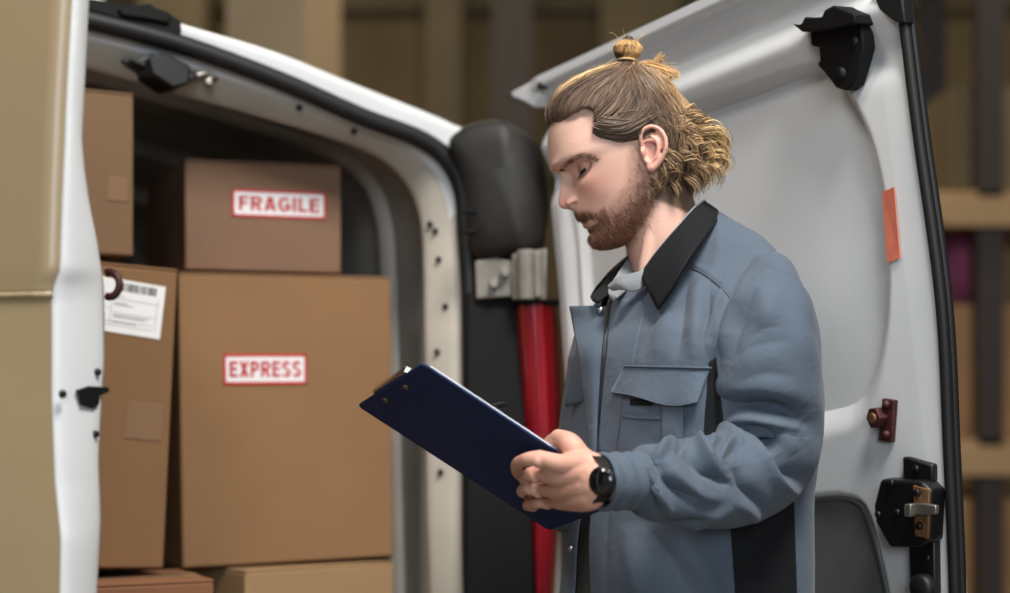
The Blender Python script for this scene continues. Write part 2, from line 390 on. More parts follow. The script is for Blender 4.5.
MB().prism(pt.at(pt.sts([(484, 577), (508, 570), (528, 574), (529, 620), (482, 622)]))+[0, -.03, 0], (0, .04, 0)).build('lamp_bracket', M['blackmetal'], van, bevel=.004)
hin = MB()
hin.prism(PP([(475, 261, 3.12), (497, 257, 3.115), (516, 262, 3.11), (522, 268, 3.11), (522, 296, 3.11), (476, 299, 3.12)]), (0, .03, 0))
hin.prism(PP([(512, 254, 3.10), (547, 248, 3.08), (546, 300, 3.08), (512, 300, 3.10)]), (0, .02, 0))
hin.cyl(P(527, 300, 3.085), P(526, 250, 3.085), .016, 18)
hin.cyl(P(538, 298, 3.075), P(537, 252, 3.075), .008, 14)
hi_ = hin.build('hinge', M['hingepaint'], van, bevel=.003, label='pale painted steel door hinge')
for (x, y) in ((494, 283), (505, 272)): MB().cyl(P(x, y, 3.095), P(x, y, 3.12), .0085, 6).build('bolt', M['steel'], hi_, bevel=.001)
rows = []
for y, xl, xr in ((303, 517, 557), (330, 518, 559), (380, 521, 562), (430, 524, 563), (500, 528, 560), (593, 531, 555), (700, 534, 553), (860, 536, 552)):
    a, b = P(xl, y, 3.12), P(xr, y, 3.16); t = np.linspace(0, 1, 17)[:, None]
    r = a+(b-a)*t; r[:, 1] -= .055*np.sin(np.pi*t[:, 0])**.6; rows.append(r)
rows = np.array(rows); rows = np.array([spline(rows[:, j], 60) for j in range(17)]).transpose(1, 0, 2)
rows[:, :, 1] -= (.0025*np.sin(np.arange(17)*2.2))[None]
lm = MB().grid(rows); lm.add(rows[0], [tuple(range(17))]); lamp = lm.build('tail_lamp', M['redlens'], van, label='red tail lamp')
MB().tube(rows[0][::2]-[0, -.003, 0], .007, 8).build('lamp_rim', M['plastic'], lamp)
# ---------------------------------------------------------------- right door
A = nrm([.575, -.818, 0]); BD = np.array([-.095, 0, 1.])
PD = Plane((.0264, 3.19, HC), A, BD); ND = PD.n
lft = PD.sts([(536, 60), (542, 110), (549, 200), (558, 296), (567, 426), (576, 593), (586, 760), (592, 900)]); lft = lft[np.argsort(lft[:, 1])]
rgt = PD.sts([(880, -100), (896, 0), (915, 130), (940, 300), (954, 593), (960, 800), (962, 900)]); rgt = rgt[np.argsort(rgt[:, 1])]
top = PD.sts([(500, 99), (518, 90), (715, -2), (900, -88), (960, -116)]); top = top[np.argsort(top[:, 0])]
nu, nv = 300, 330; tb = -.80
uu = np.linspace(0, 1, nu); vv = np.linspace(0, 1, nv)
G = np.zeros((nv, nu, 2))
s_guess = np.interp(.3, lft[:, 1], lft[:, 0])+(uu)*(np.interp(.3, rgt[:, 1], rgt[:, 0])-np.interp(.3, lft[:, 1], lft[:, 0]))
for it in range(4):
    tt = np.interp(s_guess, top[:, 0], top[:, 1])
    T = tb+(tt[None]-tb)*vv[:, None]
    S = np.interp(T, lft[:, 1], lft[:, 0])*(1-uu)[None]+np.interp(T, rgt[:, 1], rgt[:, 0])*uu[None]
    s_guess = S[-1]
G[..., 0], G[..., 1] = S, T
flat = G.reshape(-1, 2)
H = np.zeros(len(flat))
r1 = spline(PD.sts([(600, 150), (676, 107), (740, 84), (795, 64), (822, 63), (845, 84), (867, 120), (880, 160), (889, 210), (892, 262), (890, 330), (880, 390), (862, 425), (825, 440), (700, 466), (600, 490), (575, 470), (572, 420), (564, 300), (560, 220), (566, 175)]), 150, True)
d, ins, _ = polydist(flat, r1); sd = np.where(ins, d, -d)
lef = .30+.70*sm(.10, .38, flat[:, 0])
H -= .055*lef*np.clip(sm(0, 1, sd/(.052+.04*sm(.15, -.05, flat[:, 1]))), 0, 1)
r1b = spline(PD.sts([(640, 185), (726, 145), (800, 121), (830, 117), (852, 128), (866, 160), (876, 215), (878, 262), (874, 330), (862, 380), (840, 405), (800, 415), (690, 440), (610, 455), (600, 420), (590, 300), (590, 220)]), 150, True)
d, ins, _ = polydist(flat, r1b); sd = np.where(ins, d, -d)
H -= .016*lef*sm(-.003, .010, sd)
r2 = spline(PD.sts([(600, 540), (700, 505), (815, 494), (848, 494), (866, 505), (878, 540), (890, 593), (900, 660), (905, 760), (860, 800), (700, 820), (610, 800)]), 120, True)
d, ins, _ = polydist(flat, r2); H -= .016*sm(0, .012, np.where(ins, d, -d))
# rolled lip and swages under the top edge
dt = np.interp(flat[:, 0], top[:, 0], top[:, 1])-flat[:, 1]
H += .020*(1-sm(.018, .026, dt))-.020*np.exp(-((dt-.065)/.022)**2)+.010*np.exp(-((dt-.115)/.02)**2)-.016*np.exp(-((dt-.175)/.024)**2)*sm(.30, .34, flat[:, 1]+.2)
# pleats in the sheet near the hinge edge
for q in ([(566, 150), (571, 215), (580, 320), (590, 420)], [(571, 175), (575, 230), (580, 330)], [(582, 172), (586, 230), (591, 330)], [(595, 168), (599, 230), (604, 330)]):
    d, _, _ = polydist(flat, PD.sts(q), False); H += .007*np.exp(-(d/.007)**2)
# free edge flange turned back beyond its crease
cr = PD.sts([(868, -60), (874, 10), (886, 110), (908, 300), (925, 450), (937, 593), (944, 800)]); cr = cr[np.argsort(cr[:, 1])]
over = flat[:, 0]-np.interp(flat[:, 1], cr[:, 1], cr[:, 0]); H -= np.clip(over, 0, 1)*.05
ds = flat[:, 0]-np.interp(flat[:, 1], lft[:, 1], lft[:, 0]); H -= .004*np.exp(-(ds/.012)**2)
H = H.reshape(nv, nu)
front = PD.at(G, H)
mb = MB().grid(front)
bk = G[::30][:, ::30]; backg = PD.at(bk, np.full(bk.shape[:2], -.026))
mb.grid(backg)
for edge in (front[0], front[-1], front[:, 0], front[:, -1]):
    e0 = edge[::6]; 
    if not np.allclose(e0[-1], edge[-1]): e0 = np.vstack([e0, edge[-1]])
    st = np.array([[(p-PD.o)@PD.a, 0] for p in e0]); bkp = e0-ND*(((e0-PD.o)@ND)+.026)[:, None]
    mb.grid([e0, bkp])
rd = mb.build('rear_door', M['white'], van, label='opened right rear door, inner side')
def hD(x, y):
    st = PD.st(x, y); i = np.argmin(((flat-st)**2).sum(1)); return H.reshape(-1)[i]
def dprism(px, h0, h1, mb=None, base=None):
    b = np.mean([hD(*q) for q in px]) if base is None else base
    return (mb or MB()).prism(PD.at(PD.sts(px), b+h0), ND*(h1-h0))
# top lip tip and screw
dprism([(516, 92), (540, 80), (545, 96), (540, 108), (530, 102), (518, 97)], -.02, .012, base=0).build('corner_flange', M['white'], rd, bevel=.003)
MB().cyl(PD.at(PD.st(550.5, 86), .024), PD.at(PD.st(550.5, 86), .010), .0065, 12).build('screw', M['blackmetal'], rd)
# lower trim panel
lp = spline(PD.sts([(610, 545), (700, 510), (815, 499), (846, 499), (861, 509), (872, 542), (884, 593), (894, 660), (898, 750), (860, 790), (700, 810), (620, 790)]), 100, True)
MB().prism(PD.at(lp, -.014), ND*.004).build('lower_panel', M['greypanel'], rd, smooth=False, label='dark grey trim panel')
MB().tube(PD.at(lp, -.009), .0055, 8, closed=True).build('panel_bead', M['greytrim'], rd)
sl = PD.sts([(893, -60), (900, 0), (916, 130), (939, 300), (947, 450), (953, 593), (958, 800), (959, 880)])
slp = spline(PD.at(sl, -.004), 60)
mb = MB().tube(slp, .0085, 10, rx=.0085); mb.tube(slp-ND*.012+A*.001, .007, 10)
mb.build('edge_seal', M['rubber'], rd)
dprism([(876, -10), (906, -12), (910, 24), (899, 22), (884, 10)], .0, .02, base=-.01).build('corner_block', M['rubber'], rd, bevel=.003)
# hold-open bracket
br = MB()
dprism([(821, 32), (872, 24), (875, 48), (870, 66), (864, 85), (856, 91), (847, 88), (838, 76), (828, 65), (831, 61), (830, 48), (822, 46)], -.002, .022, br, 0)
dprism([(812, 25), (819, 26), (822, 24), (825, 18), (831, 19), (842, 18), (845, 11), (853, 7), (864, 11), (875, 15), (876, 25), (850, 31), (822, 33), (817, 29)], .0, .04, br, 0)
bro = br.build('hold_open_bracket', M['plasticworn'] if 0 else M['plastic'], rd, bevel=.003, label='black plastic bracket')
for (x, y) in ((864, 42), (852, 74)):
    c = PD.at(PD.st(x, y)); MB().tube([c+ND*.016, c+ND*.024, c+ND*.024, c+ND*.012], [.009, .009, .006, .0055], 18).build('bracket_screw', M['rubber'], bro)
# striker
mb = MB(); dprism([(886, 398), (898, 400), (895, 442), (882, 440)], -.002, .008, mb)
c = PD.at(PD.st(884, 417), hD(884, 417)); mb.tube([c, c+ND*.019-A*.003], [.0155, .0155], 6)
mb.cyl(c+ND*.006, c+ND*.022-A*.003, .0075, 12, mi=1)
for y in (404, 434):
    c = PD.at(PD.st(891, y), hD(891, y)); mb.ball(c+ND*.009, .006)
mb.build('striker', [M['redrust'], M['rust']], rd, bevel=.0015, label='rusty red striker with a hex nut')
# lock
lk = MB(); base = hD(915, 510)
dprism([(894, 477), (935, 479), (945, 489), (943, 538), (935, 545), (903, 545), (889, 520), (887, 504)], -.004, .028, lk, base)
lko = lk.build('lock', M['blackmetal'], rd, bevel=.005, seg=3, label='black steel door lock')
mb = MB(); dprism([(907, 456), (913, 457), (937, 464), (937, 482), (908, 480)], -.004, .010, mb, base)
dprism([(914, 540), (940, 540), (942, 660), (918, 660)], -.004, .012, mb, base)
mb.build('lock_plate', M['blackmetal'], lko, bevel=.003)
mb = MB(); dprism([(929, 483), (945, 487), (944, 536), (931, 533)], .028, .032, mb, base)
mb.build('rusty_plate', M['rust'], lko, bevel=.001)
mb = MB(); dprism([(929, 500), (945, 500), (957, 502), (957, 511), (945, 512), (930, 511)], .034, .042, mb, base)
dprism([(929, 500), (936, 500), (936, 513), (929, 513)], .03, .05, mb, base)
mb.build('lock_lever', M['steel'], lko, bevel=.002)
for (x, y) in ((922, 468), (893, 512), (906, 481), (912, 510), (934, 490), (936, 523), (933, 557)):
    h = .030 if y in (512, 481, 510) else (.034 if x > 930 and y < 540 else .012)
    c = PD.at(PD.st(x, y), base+h-.002); MB().tube([c, c+ND*.004], [.0055, .0045], 12).build('screw', M['blackmetal'], lko)
c = PD.at(PD.st(932, 586), base+.012); MB().tube([c, c+ND*.012, c+ND*.016], [.019, .019, .014], 24).build('knob', M['rubber'], lko)
# faded tape
px = [(882, 192), (896, 187), (902, 258), (888, 263)]
ta = MB(); pts = PD.at(PD.sts(px), [hD(*q)+.003 for q in px]); ta.prism(pts, ND*.0012); ta.build('tape_strip', M['orange'], rd, smooth=False, label='faded orange tape')
# ---------------------------------------------------------------- left door, nearer, its outer skin to the camera
E0 = P(58, 400, 1.95); HL = np.array([HNG[0]+U[0]*1.7, HNG[1]+U[1]*1.7, HC]); A2 = nrm([HL[0]-E0[0], HL[1]-E0[1], 0]); N2 = np.array([-A2[1], A2[0], 0]); N2 = N2 if N2[1] > 0 else -N2
PO = Plane(E0, A2, (.0, .03, 1)); PE = Plane(E0, N2, (.0, .03, 1))
ys = np.array([-60, 0, 100, 200, 270, 286, 300, 400, 480, 540, 593, 700, 850, 980])
xo = np.array([75, 72, 66, 62, 60, 54, 52, 52, 55, 61, 60, 60, 61, 62.]); 
yi = np.array([-60, 0, 80, 140, 170, 200, 240, 285, 360, 420, 460, 520, 593, 700, 980]); xi = np.array([89, 87, 83, 80, 83, 88, 97, 104, 105, 101, 99, 101, 97, 95, 95.])
yy = np.linspace(-60, 980, 180)
eo = np.array([PO.at(PO.st(x, y)) for x, y in zip(np.interp(yy, ys, xo), yy)])
ei = np.array([PE.at(PE.st(x, y)) for x, y in zip(np.interp(yy, yi, xi), yy)])
rows = []
for k in np.linspace(0, 1, 40):
    q = eo+A2*(k*1.04); q = q-N2*(.03*math.sin(math.pi*min(k, 1)))
    rows.append(q)
rows = np.array(rows)
zz = rows[0][:, 2]; up = int(np.argmin(abs(yy-296)))
mb = MB().grid(rows[:, up:]); 
mb.grid([ei, ei+A2*.12, ei+A2*1.0]); 
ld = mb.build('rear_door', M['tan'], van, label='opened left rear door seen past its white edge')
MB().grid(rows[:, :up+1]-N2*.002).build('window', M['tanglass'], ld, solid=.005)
MB().tube(rows[:, up]-N2*.000, .004, 8).build('window_seal', M['tan'], ld)
st = np.linspace(0, 1, 9)[:, None, None]; strip = eo[None]+(ei-eo)[None]*st; bul = np.sin(np.pi*st[..., 0])**.4*.008
strip = strip-A2*bul[..., None]
MB().grid(strip).build('door_edge', M['white'], ld, label='white painted edge of the left door', solid=.004)
mb = MB(); pe = lambda x, y, h=0: PE.at(PE.st(x, y))-A2*(.008+h)
mb.prism([pe(*q, -.004) for q in ((72, 390), (84, 386), (103, 387), (104, 392), (94, 396), (94, 404), (88, 409), (76, 405))], -A2*.004)
for (x, y, r) in ((93, 372, .0045), (91, 434, .0045), (58, 394, .005)):
    mb.tube([pe(x, y, -.004), pe(x, y, .0012)], [r, r*.8], 12)
mb.build('edge_latch', M['blackmetal'], ld, bevel=.001)
c = PE.at(PE.st(105, 284)); an = np.linspace(-1.9, 1.9, 20)
MB().tube([c-A2*(.004+.013*math.cos(t))+np.array([0, .01, .014*math.sin(t)]) for t in an], .0045, 10).build('striker_loop', M['redrust'], ld)
# ================================================================ cartons
def cardboard(name, rgb):
    m = mat(name, rgb, .82, spec=.25, noise=.06, nscale=5); nt = m.node_tree; N = nt.nodes; L = nt.links; b = N['Principled BSDF']
    tc = N.new('ShaderNodeTexCoord'); wv = N.new('ShaderNodeTexNoise'); mp = N.new('ShaderNodeMapping'); mp.inputs['Scale'].default_value = (260, 260, 6)
    L.new(tc.outputs['Object'], mp.inputs[0]); L.new(mp.outputs[0], wv.inputs[0]); wv.inputs['Scale'].default_value = 1; wv.inputs['Detail'].default_value = 2
    bp = N.new('ShaderNodeBump'); bp.inputs['Strength'].default_value = .35; bp.inputs['Distance'].default_value = .0012; L.new(wv.outputs[0], bp.inputs['Height']); L.new(bp.outputs[0], b.inputs['Normal'])
    return m
M['card'] = cardboard('brown cardboard', (138, 104, 72)); M['carddim'] = cardboard('dull brown cardboard', (118, 92, 68)); M['cardleft'] = cardboard('mid brown cardboard', (126, 94, 64)); M['cardpale'] = cardboard('pale cardboard', (160, 128, 92)); M['cardred'] = cardboard('reddish cardboard', (128, 88, 62))
M['cardpink'] = cardboard('greyish brown cardboard', (126, 97, 77))
M['tape'] = mat('clear parcel tape', (132, 103, 77), .35, coat=.2)
M['sticker'] = mat('white sticker', (232, 230, 228), .5); M['stickred'] = mat('red sticker ink', (196, 34, 44), .5); M['ink'] = mat('grey print ink', (70, 70, 74), .6); M['inkpale'] = mat('pale print ink', (168, 170, 176), .6)
class Carton:
    def __init__(s, x, y, d, yaw, w=None, x2=None, h=.3, depth=.35, roll=0, m='card', label='', from_bottom=False, group=None, pitch=0):
        """x, y, d: photo position and distance of the front face's top left corner"""
        a = math.radians(yaw); s.e = np.array([math.cos(a), math.sin(a), 0]); s.n = np.array([-math.sin(a), math.cos(a), 0]); s.z = np.array([0, 0, 1.])
        if roll:
            c, k = math.cos(roll), math.sin(roll); s.e, s.z = s.e*c-s.z*k, s.z*c+s.e*k
        p = P(x, y, d)
        if w is None:
            r = (x2-CX)/FPX; w = (r*p[1]-p[0])/(s.e[0]-r*s.e[1])
        if from_bottom: p = p+s.z*h
        s.w, s.h, s.d, s.tl = w, h, depth, p
        s.o = p-s.z*h
        s.loc = s.o+s.e*w/2+s.n*depth/2
        s.root = thing('cardboard_box', label, 'box', s.loc, group)
        # body panels with slightly open flap seams on top
        mb = MB(); t = .004
        mb.obox(s.o, s.e*w, s.n*depth, s.z*(h-t))
        s.body = mb.build('carton_body', M[m], s.root, bevel=.004, seg=2)
        for k in (0, 1):
            f = MB().obox(s.o+s.z*(h-t)+s.n*(depth/2+.001 if k else 0), s.e*w, s.n*(depth/2-.001), s.z*t)
            f.build('flap', M[m], s.root, bevel=.0015)
        MB().obox(s.o+s.z*h+s.n*(depth/2-.03)+s.e*.0, s.e*w, s.n*.06, s.z*.0006).build('packing_tape', M['tape'], s.root, smooth=False)
    def F(s, u, v, off=.0008):
        return s.tl+s.e*u-s.z*v-s.n*off
    def uv(s, x, y):
        r = np.array([(x-CX)/FPX, 1, -(y-CY)/FPX]); c = np.array([0, 0, HC])
        k = ((s.tl-c)@s.n)/(r@s.n); q = c+r*k-s.tl
        return np.array([q@s.e, -(q@s.z)])
    def sheet(s, name, u0, v0, w, h, m, off, rot=0, parent=None, thick=.0006, label=None):
        c, k = math.cos(rot), math.sin(rot); ex, ey = s.e*c-s.z*k, -s.z*c-s.e*k
        o = s.F(u0, v0, off)
        return MB().obox(o, ex*w, ey*h, s.n*-thick).build(name, m, parent or s.root, smooth=False, label=label)
    def text(s, txt, uc, vc, h, m, parent, off, wid):
        """bold sans capitals drawn as thick strokes"""
        W_ = {'F': .62, 'R': .74, 'A': .76, 'G': .80, 'I': .24, 'L': .60, 'E': .64, 'X': .72, 'P': .68, 'S': .68}; gap = .14; B = .215
        tot = sum(W_[c] for c in txt)+gap*(len(txt)-1); kx = wid/tot; L = wloc(parent)
        x0 = -tot/2
        for c in txt:
            w = W_[c]; mb = MB(); b = B/2
            def pt(x, y): return s.F(uc+(x0+x)*kx, vc-(y-.5)*h, off)
            def bar(a, z, t=B):
                a, z = np.array(a, float), np.array(z, float); d = (z-a)/np.linalg.norm(z-a); n = np.array([-d[1], d[0]])*t/2
                mb.prism([pt(*(a+n)), pt(*(z+n)), pt(*(z-n)), pt(*(a-n))], -s.n*.0003)
            def arc(cx, cy, rx_, ry, a0, a1, n=16):
                t = np.radians(np.linspace(a0, a1, n)); o = [pt(cx+rx_*math.cos(q), cy+ry*math.sin(q)) for q in t]; i_ = [pt(cx+max(rx_-B, .02)*math.cos(q), cy+max(ry-B*.9, .02)*math.sin(q)) for q in t]
                mb.grid([o, i_]); mb.grid([[p-s.n*.0003 for p in o], [p-s.n*.0003 for p in i_]])
            H_ = B*.9
            if c in 'FEL':
                bar((b, 0), (b, 1))
                if c != 'L': bar((0, 1-H_/2), (w, 1-H_/2), H_); bar((0, .52), (w*.92, .52), H_)
                if c != 'F': bar((0, H_/2), (w, H_/2), H_)
            elif c == 'I': bar((w/2, 0), (w/2, 1))
            elif c in 'PR':
                bar((b, 0), (b, 1)); bar((0, 1-H_/2), (w-.3, 1-H_/2), H_); bar((0, .46+(.04 if c == 'R' else 0)), (w-.3, .46+(.04 if c == 'R' else 0)), H_); cy = .70 if c == 'P' else .71
                arc(w-.32, cy, .32, 1-cy, -90, 90)
                if c == 'R': bar((w*.48, .45), (w-.10, 0), B*1.02)
            elif c == 'A': bar((b*.95, 0), (w/2-.03, 1), B); bar((w-b*.95, 0), (w/2+.03, 1), B); bar((.15, .28), (w-.15, .28), H_)
            elif c == 'X': bar((b, 0), (w-b, 1), B*1.08); bar((w-b, 0), (b, 1), B*1.08)
            elif c == 'G':
                arc(w/2, .5, w/2, .52, 38, 322, 30); bar((w*.52, .44), (w, .44), H_); bar((w-b*.95, .12), (w-b*.95, .44))
            elif c == 'S':
                arc(w/2, .735, w/2, .28, 20, 270, 22); arc(w/2, .265, w/2, .28, -160, 90, 22)
            o = mb.build('letter', m, parent, smooth=False, recalc=False); x0 += w+gap
    def sticker(s, txt, x0, y0, x1, y1):
        a, b = s.uv(x0, y0), s.uv(x1, y1); w, h = b-a; name = 'sticker'
        st = s.sheet(name, a[0], a[1], w, h, M['sticker'], .0008, label='white sticker')
        bd = MB(); t = h*.085; z0 = .0016
        for (u, v, ww, hh) in ((0, 0, w, t), (0, h-t, w, t), (0, 0, t, h), (w-t, 0, t, h)):
            bd.obox(s.F(a[0]+u, a[1]+v, z0), s.e*ww, -s.z*hh, -s.n*.0004)
        bd.build('red_border', M['stickred'], st, smooth=False)
        s.text(txt, a[0]+w/2, a[1]+h/2, h*.52, M['stickred'], st, .0016, wid=w*.86)
ex = Carton(179, 272, 3.05, 28, x2=391, h=.503, depth=.42, label='large brown carton with the EXPRESS sticker', m='card', roll=-.012)
ex.sticker('EXPRESS', 223, 354, 306.5, 384)
fr = Carton(185, 158.5, 3.12, 20, x2=341.5, h=.193, depth=.42, label='brown carton with the FRAGILE sticker on top of the large one', m='cardpink')
fr.tl = fr.tl
fr.sticker('FRAGILE', 232, 189, 325.5, 219.5)
tall = Carton(-30, 77, 2.79, 34, x2=134, h=.266, depth=.2, label='upright carton at the top left corner of the van interior', m='carddim')
tall.sheet('tape_patch', *tall.uv(108, 175), .034, .04, M['tape'], .0008, .05)
lb = Carton(-10, 251, 2.72, 34, x2=178, h=.48, depth=.29, label='brown carton with a white barcoded shipping label', m='cardleft', roll=.05)
a = lb.uv(107, 277); b = lb.uv(165.5, 287); c = lb.uv(107, 331)
rot = math.atan2(b[1]-a[1], b[0]-a[0]); W_ = np.hypot(*(b-a))+.06; H_ = abs(c[1]-a[1])
lab = lb.sheet('shipping_label', a[0]-.06*math.cos(rot), a[1]-.06*math.sin(rot), W_, H_*1.0, M['sticker'], .0008, rot, label='white shipping label')
cR, kR = math.cos(rot), math.sin(rot); exR, eyR = lb.e*cR-lb.z*kR, -lb.z*cR-lb.e*kR; o0 = lb.F(a[0]-.06*math.cos(rot), a[1]-.06*math.sin(rot), .0016)
mb = MB(); u = W_*.50
rr = random.Random(3)
while u < W_*.90:
    ww = rr.choice([.0012, .002, .0032]); mb.obox(o0+exR*u+eyR*H_*.06, exR*ww, eyR*H_*.15, -lb.n*.0003); u += ww+rr.choice([.001, .0016, .0024])
mb.build('barcode', M['ink'], lab, smooth=False)
mb = MB()
for (u, v, w, h) in ((.45, .36, .5, .006), (.45, .62, .5, .006), (.45, .27, .004, .6), (.93, .27, .004, .6), (.1, .55, .35, .006), (.1, .86, .8, .006), (.1, .78, .8, .005)):
    mb.obox(o0+exR*u*W_+eyR*v*H_, exR*max(w*W_, .0008), eyR*max(h*H_, .0008), -lb.n*.0003)
mb.build('ruled_lines', M['inkpale'], lab, smooth=False)
mb = MB()
for (u, v, w) in ((.48, .31, .1), (.48, .43, .14), (.48, .47, .2), (.48, .66, .38), (.48, .70, .34), (.2, .68, .2), (.2, .74, .16), (.48, .80, .25), (.2, .81, .18)):
    mb.obox(o0+exR*u*W_+eyR*v*H_, exR*w*W_, eyR*.018*H_, -lb.n*.0003)
mb.build('print_lines', M['inkpale'], lab, smooth=False)
lb.sheet('tape_patch', *lb.uv(128, 400), .06, .06, M['tape'], .0006, .05)
Carton(246, 570.5, 3.05, 40, x2=394, h=.5, depth=.28, label='pale carton at the bottom, under the large one', m='cardpale')
Carton(-20, 590, 2.66, 26, x2=214, h=.47, depth=.2, label='reddish brown carton at the bottom left, behind the white door edge', m='cardred')
# ================================================================ the man
def attr_mat(name, rough, sss=0, bump=0, bscale=300, sheen=0, spec=.5, aniso=None):
    m = mat(name, (200, 160, 140), rough, sss=sss, bump=bump, bscale=bscale, sheen=sheen, spec=spec)
    nt = m.node_tree; a = nt.nodes.new('ShaderNodeAttribute'); a.attribute_name = 'tint'; nt.links.new(a.outputs['Color'], nt.nodes['Principled BSDF'].inputs['Base Color']); return m
M['skin'] = attr_mat('skin', .48, sss=.12, bump=.25, bscale=700, spec=.45)
M['hair'] = attr_mat('hair', .42, spec=.5)
YM = 2.45
person = thing('person', 'man with a topknot and beard in a grey blue work jacket, reading a clipboard', 'person', (.245, YM, 0))
def mirror_l(p): return p*np.array([1, 1, -1])
# ---- head frame: forward, up, left
TAU, EPS = math.radians(22), math.radians(5)
OH = P(630, 150, YM)
f0, u0, l0 = np.array([-math.cos(TAU), 0, -math.sin(TAU)]), np.array([-math.sin(TAU), 0, math.cos(TAU)]), np.array([0, -1., 0])
FW, UP, LT = f0*math.cos(EPS)+l0*math.sin(EPS), u0, l0*math.cos(EPS)-f0*math.sin(EPS)
def W(f, h, l):
    f, h, l = np.broadcast_arrays(np.asarray(f, float), np.asarray(h, float), np.asarray(l, float))
    return OH+f[..., None]*FW+h[..., None]*UP+l[..., None]*LT
def toH(p):
    d = np.asarray(p)-OH; return np.stack([d@FW, d@UP, d@LT], -1)
def hl(x, y, l=0.0):
    """head coordinates of the photo point x, y at lateral offset l"""
    return np.r_[Plane(OH+LT*l, FW, UP).st(x, y), l]
def hls(pts, l=0.0): return np.array([hl(x, y, l) for x, y in pts])
def ip(x, tab):
    t = np.array(tab); o = np.argsort(t[:, 0]); t = t[o]
    # smooth monotone-ish interpolation through a resampled spline
    return np.interp(x, t[:, 0], t[:, 1])
def smooth_tab(tab, n=200, it=6):
    t = np.array(tab); t = t[np.argsort(t[:, 0])]; x = np.linspace(t[0, 0], t[-1, 0], n); y = np.interp(x, t[:, 0], t[:, 1])
    for _ in range(it): y[1:-1] = .25*y[:-2]+.5*y[1:-1]+.25*y[2:]
    return np.stack([x, y], 1)
T_front = smooth_tab([(.101, .005), (.098, .032), (.09, .061), (.08, .080), (.0708, .0905), (.055, .099), (.039, .104), (.021, .109), (.0131, .1105), (.006, .1035), (.0005, .098), (-.015, .0935), (-.03, .0935), (-.044, .0965), (-.055, .0965), (-.064, .0955), (-.0747, .0940), (-.0833, .0925), (-.092, .0940), (-.10, .0935), (-.107, .0895), (-.112, .081), (-.1145, .066)], it=4)
T_back = smooth_tab([(.101, -.005), (.098, -.03), (.088, -.055), (.07, -.073), (.05, -.082), (.03, -.085), (0, -.081), (-.03, -.066), (-.05, -.048), (-.07, -.03), (-.09, -.012), (-.105, .005), (-.1145, .02)])
T_wid = smooth_tab([(.101, .008), (.098, .028), (.09, .047), (.075, .062), (.055, .071), (.03, .0755), (.01, .0755), (-.01, .0735), (-.03, .070), (-.05, .0655), (-.07, .0595), (-.09, .050), (-.104, .039), (-.112, .028), (-.1145, .018)])
T_ctr = smooth_tab([(.101, 0), (.05, .005), (0, .0), (-.03, .0), (-.06, .012), (-.09, .028), (-.1145, .045)])
T_nose = smooth_tab([(.012, 0), (.005, .001), (.0, .0055), (-.0155, .0168), (-.0255, .0228), (-.032, .0252), (-.037, .0242), (-.0415, .0175), (-.0448, .009), (-.048, .003), (-.053, 0)], it=2)
T_nw = [(.012, .006), (0, .0065), (-.02, .0085), (-.032, .0105), (-.042, .0115), (-.053, .012)]
def g2(a, b, sa, sb): return np.exp(-(a/sa)**2-(b/sb)**2)
def head_surface(h, th, grow=0.0):
    ff, fb, w, c = ip(h, T_front)+grow, ip(h, T_back)-grow, ip(h, T_wid)+grow, ip(h, T_ctr)
    n = 2.35; ct, st = np.cos(th), np.sin(th); p = 2/n
    cf = np.sign(ct)*np.abs(ct)**p; sf = np.sign(st)*np.abs(st)**p
    f = c+np.where(ct > 0, (ff-c)*cf, (c-fb)*cf); l = w*sf
    return f, l
nh, nt_ = 260, 320
hh = np.r_[np.linspace(-.1145, .101, nh)]
TH = np.linspace(0, 2*np.pi, nt_, endpoint=False)
# crowd the samples towards the face
TH = TH-.45*np.sin(TH)
Hg, Tg = np.meshgrid(hh, TH, indexing='ij')
f_, l_ = head_surface(Hg, Tg)
frontal = np.clip(np.cos(Tg), 0, 1)**.3
al = np.abs(l_)
dis = np.zeros_like(f_)
dis += ip(Hg, T_nose)*np.exp(-(np.abs(l_)/ip(Hg, T_nw))**2.2)
dis -= .0225*g2(al-.0355, Hg+.0015, .0185, .0115)
dis += .0035*g2(al-.026, Hg-.0155, .016, .006)
dis -= .0050*g2(al-.010, Hg+.002, .006, .012)*1
dis += .0045*g2(al-.046, Hg+.026, .017, .015)
dis -= .004*g2(al-.047, Hg+.062, .018, .02)
dis += .0030*g2(l_, Hg+.0615, .017, .0042)*1.0-.0034*g2(l_, Hg+.0672, .0195, .0020)+.0052*g2(l_, Hg+.0735, .0165, .0050)
dis += .0062*g2(l_, Hg+.0525, .024, .0085)
dis -= .0012*g2(l_, Hg+.054, .0035, .007)
dis -= .0030*g2(al-.024, Hg+.0672, .004, .004)
dis -= .003*g2(l_, Hg+.0835, .02, .004)
dis += .004*g2(l_, Hg+.098, .018, .010)
f_ = f_+dis*(np.cos(Tg) > 0)
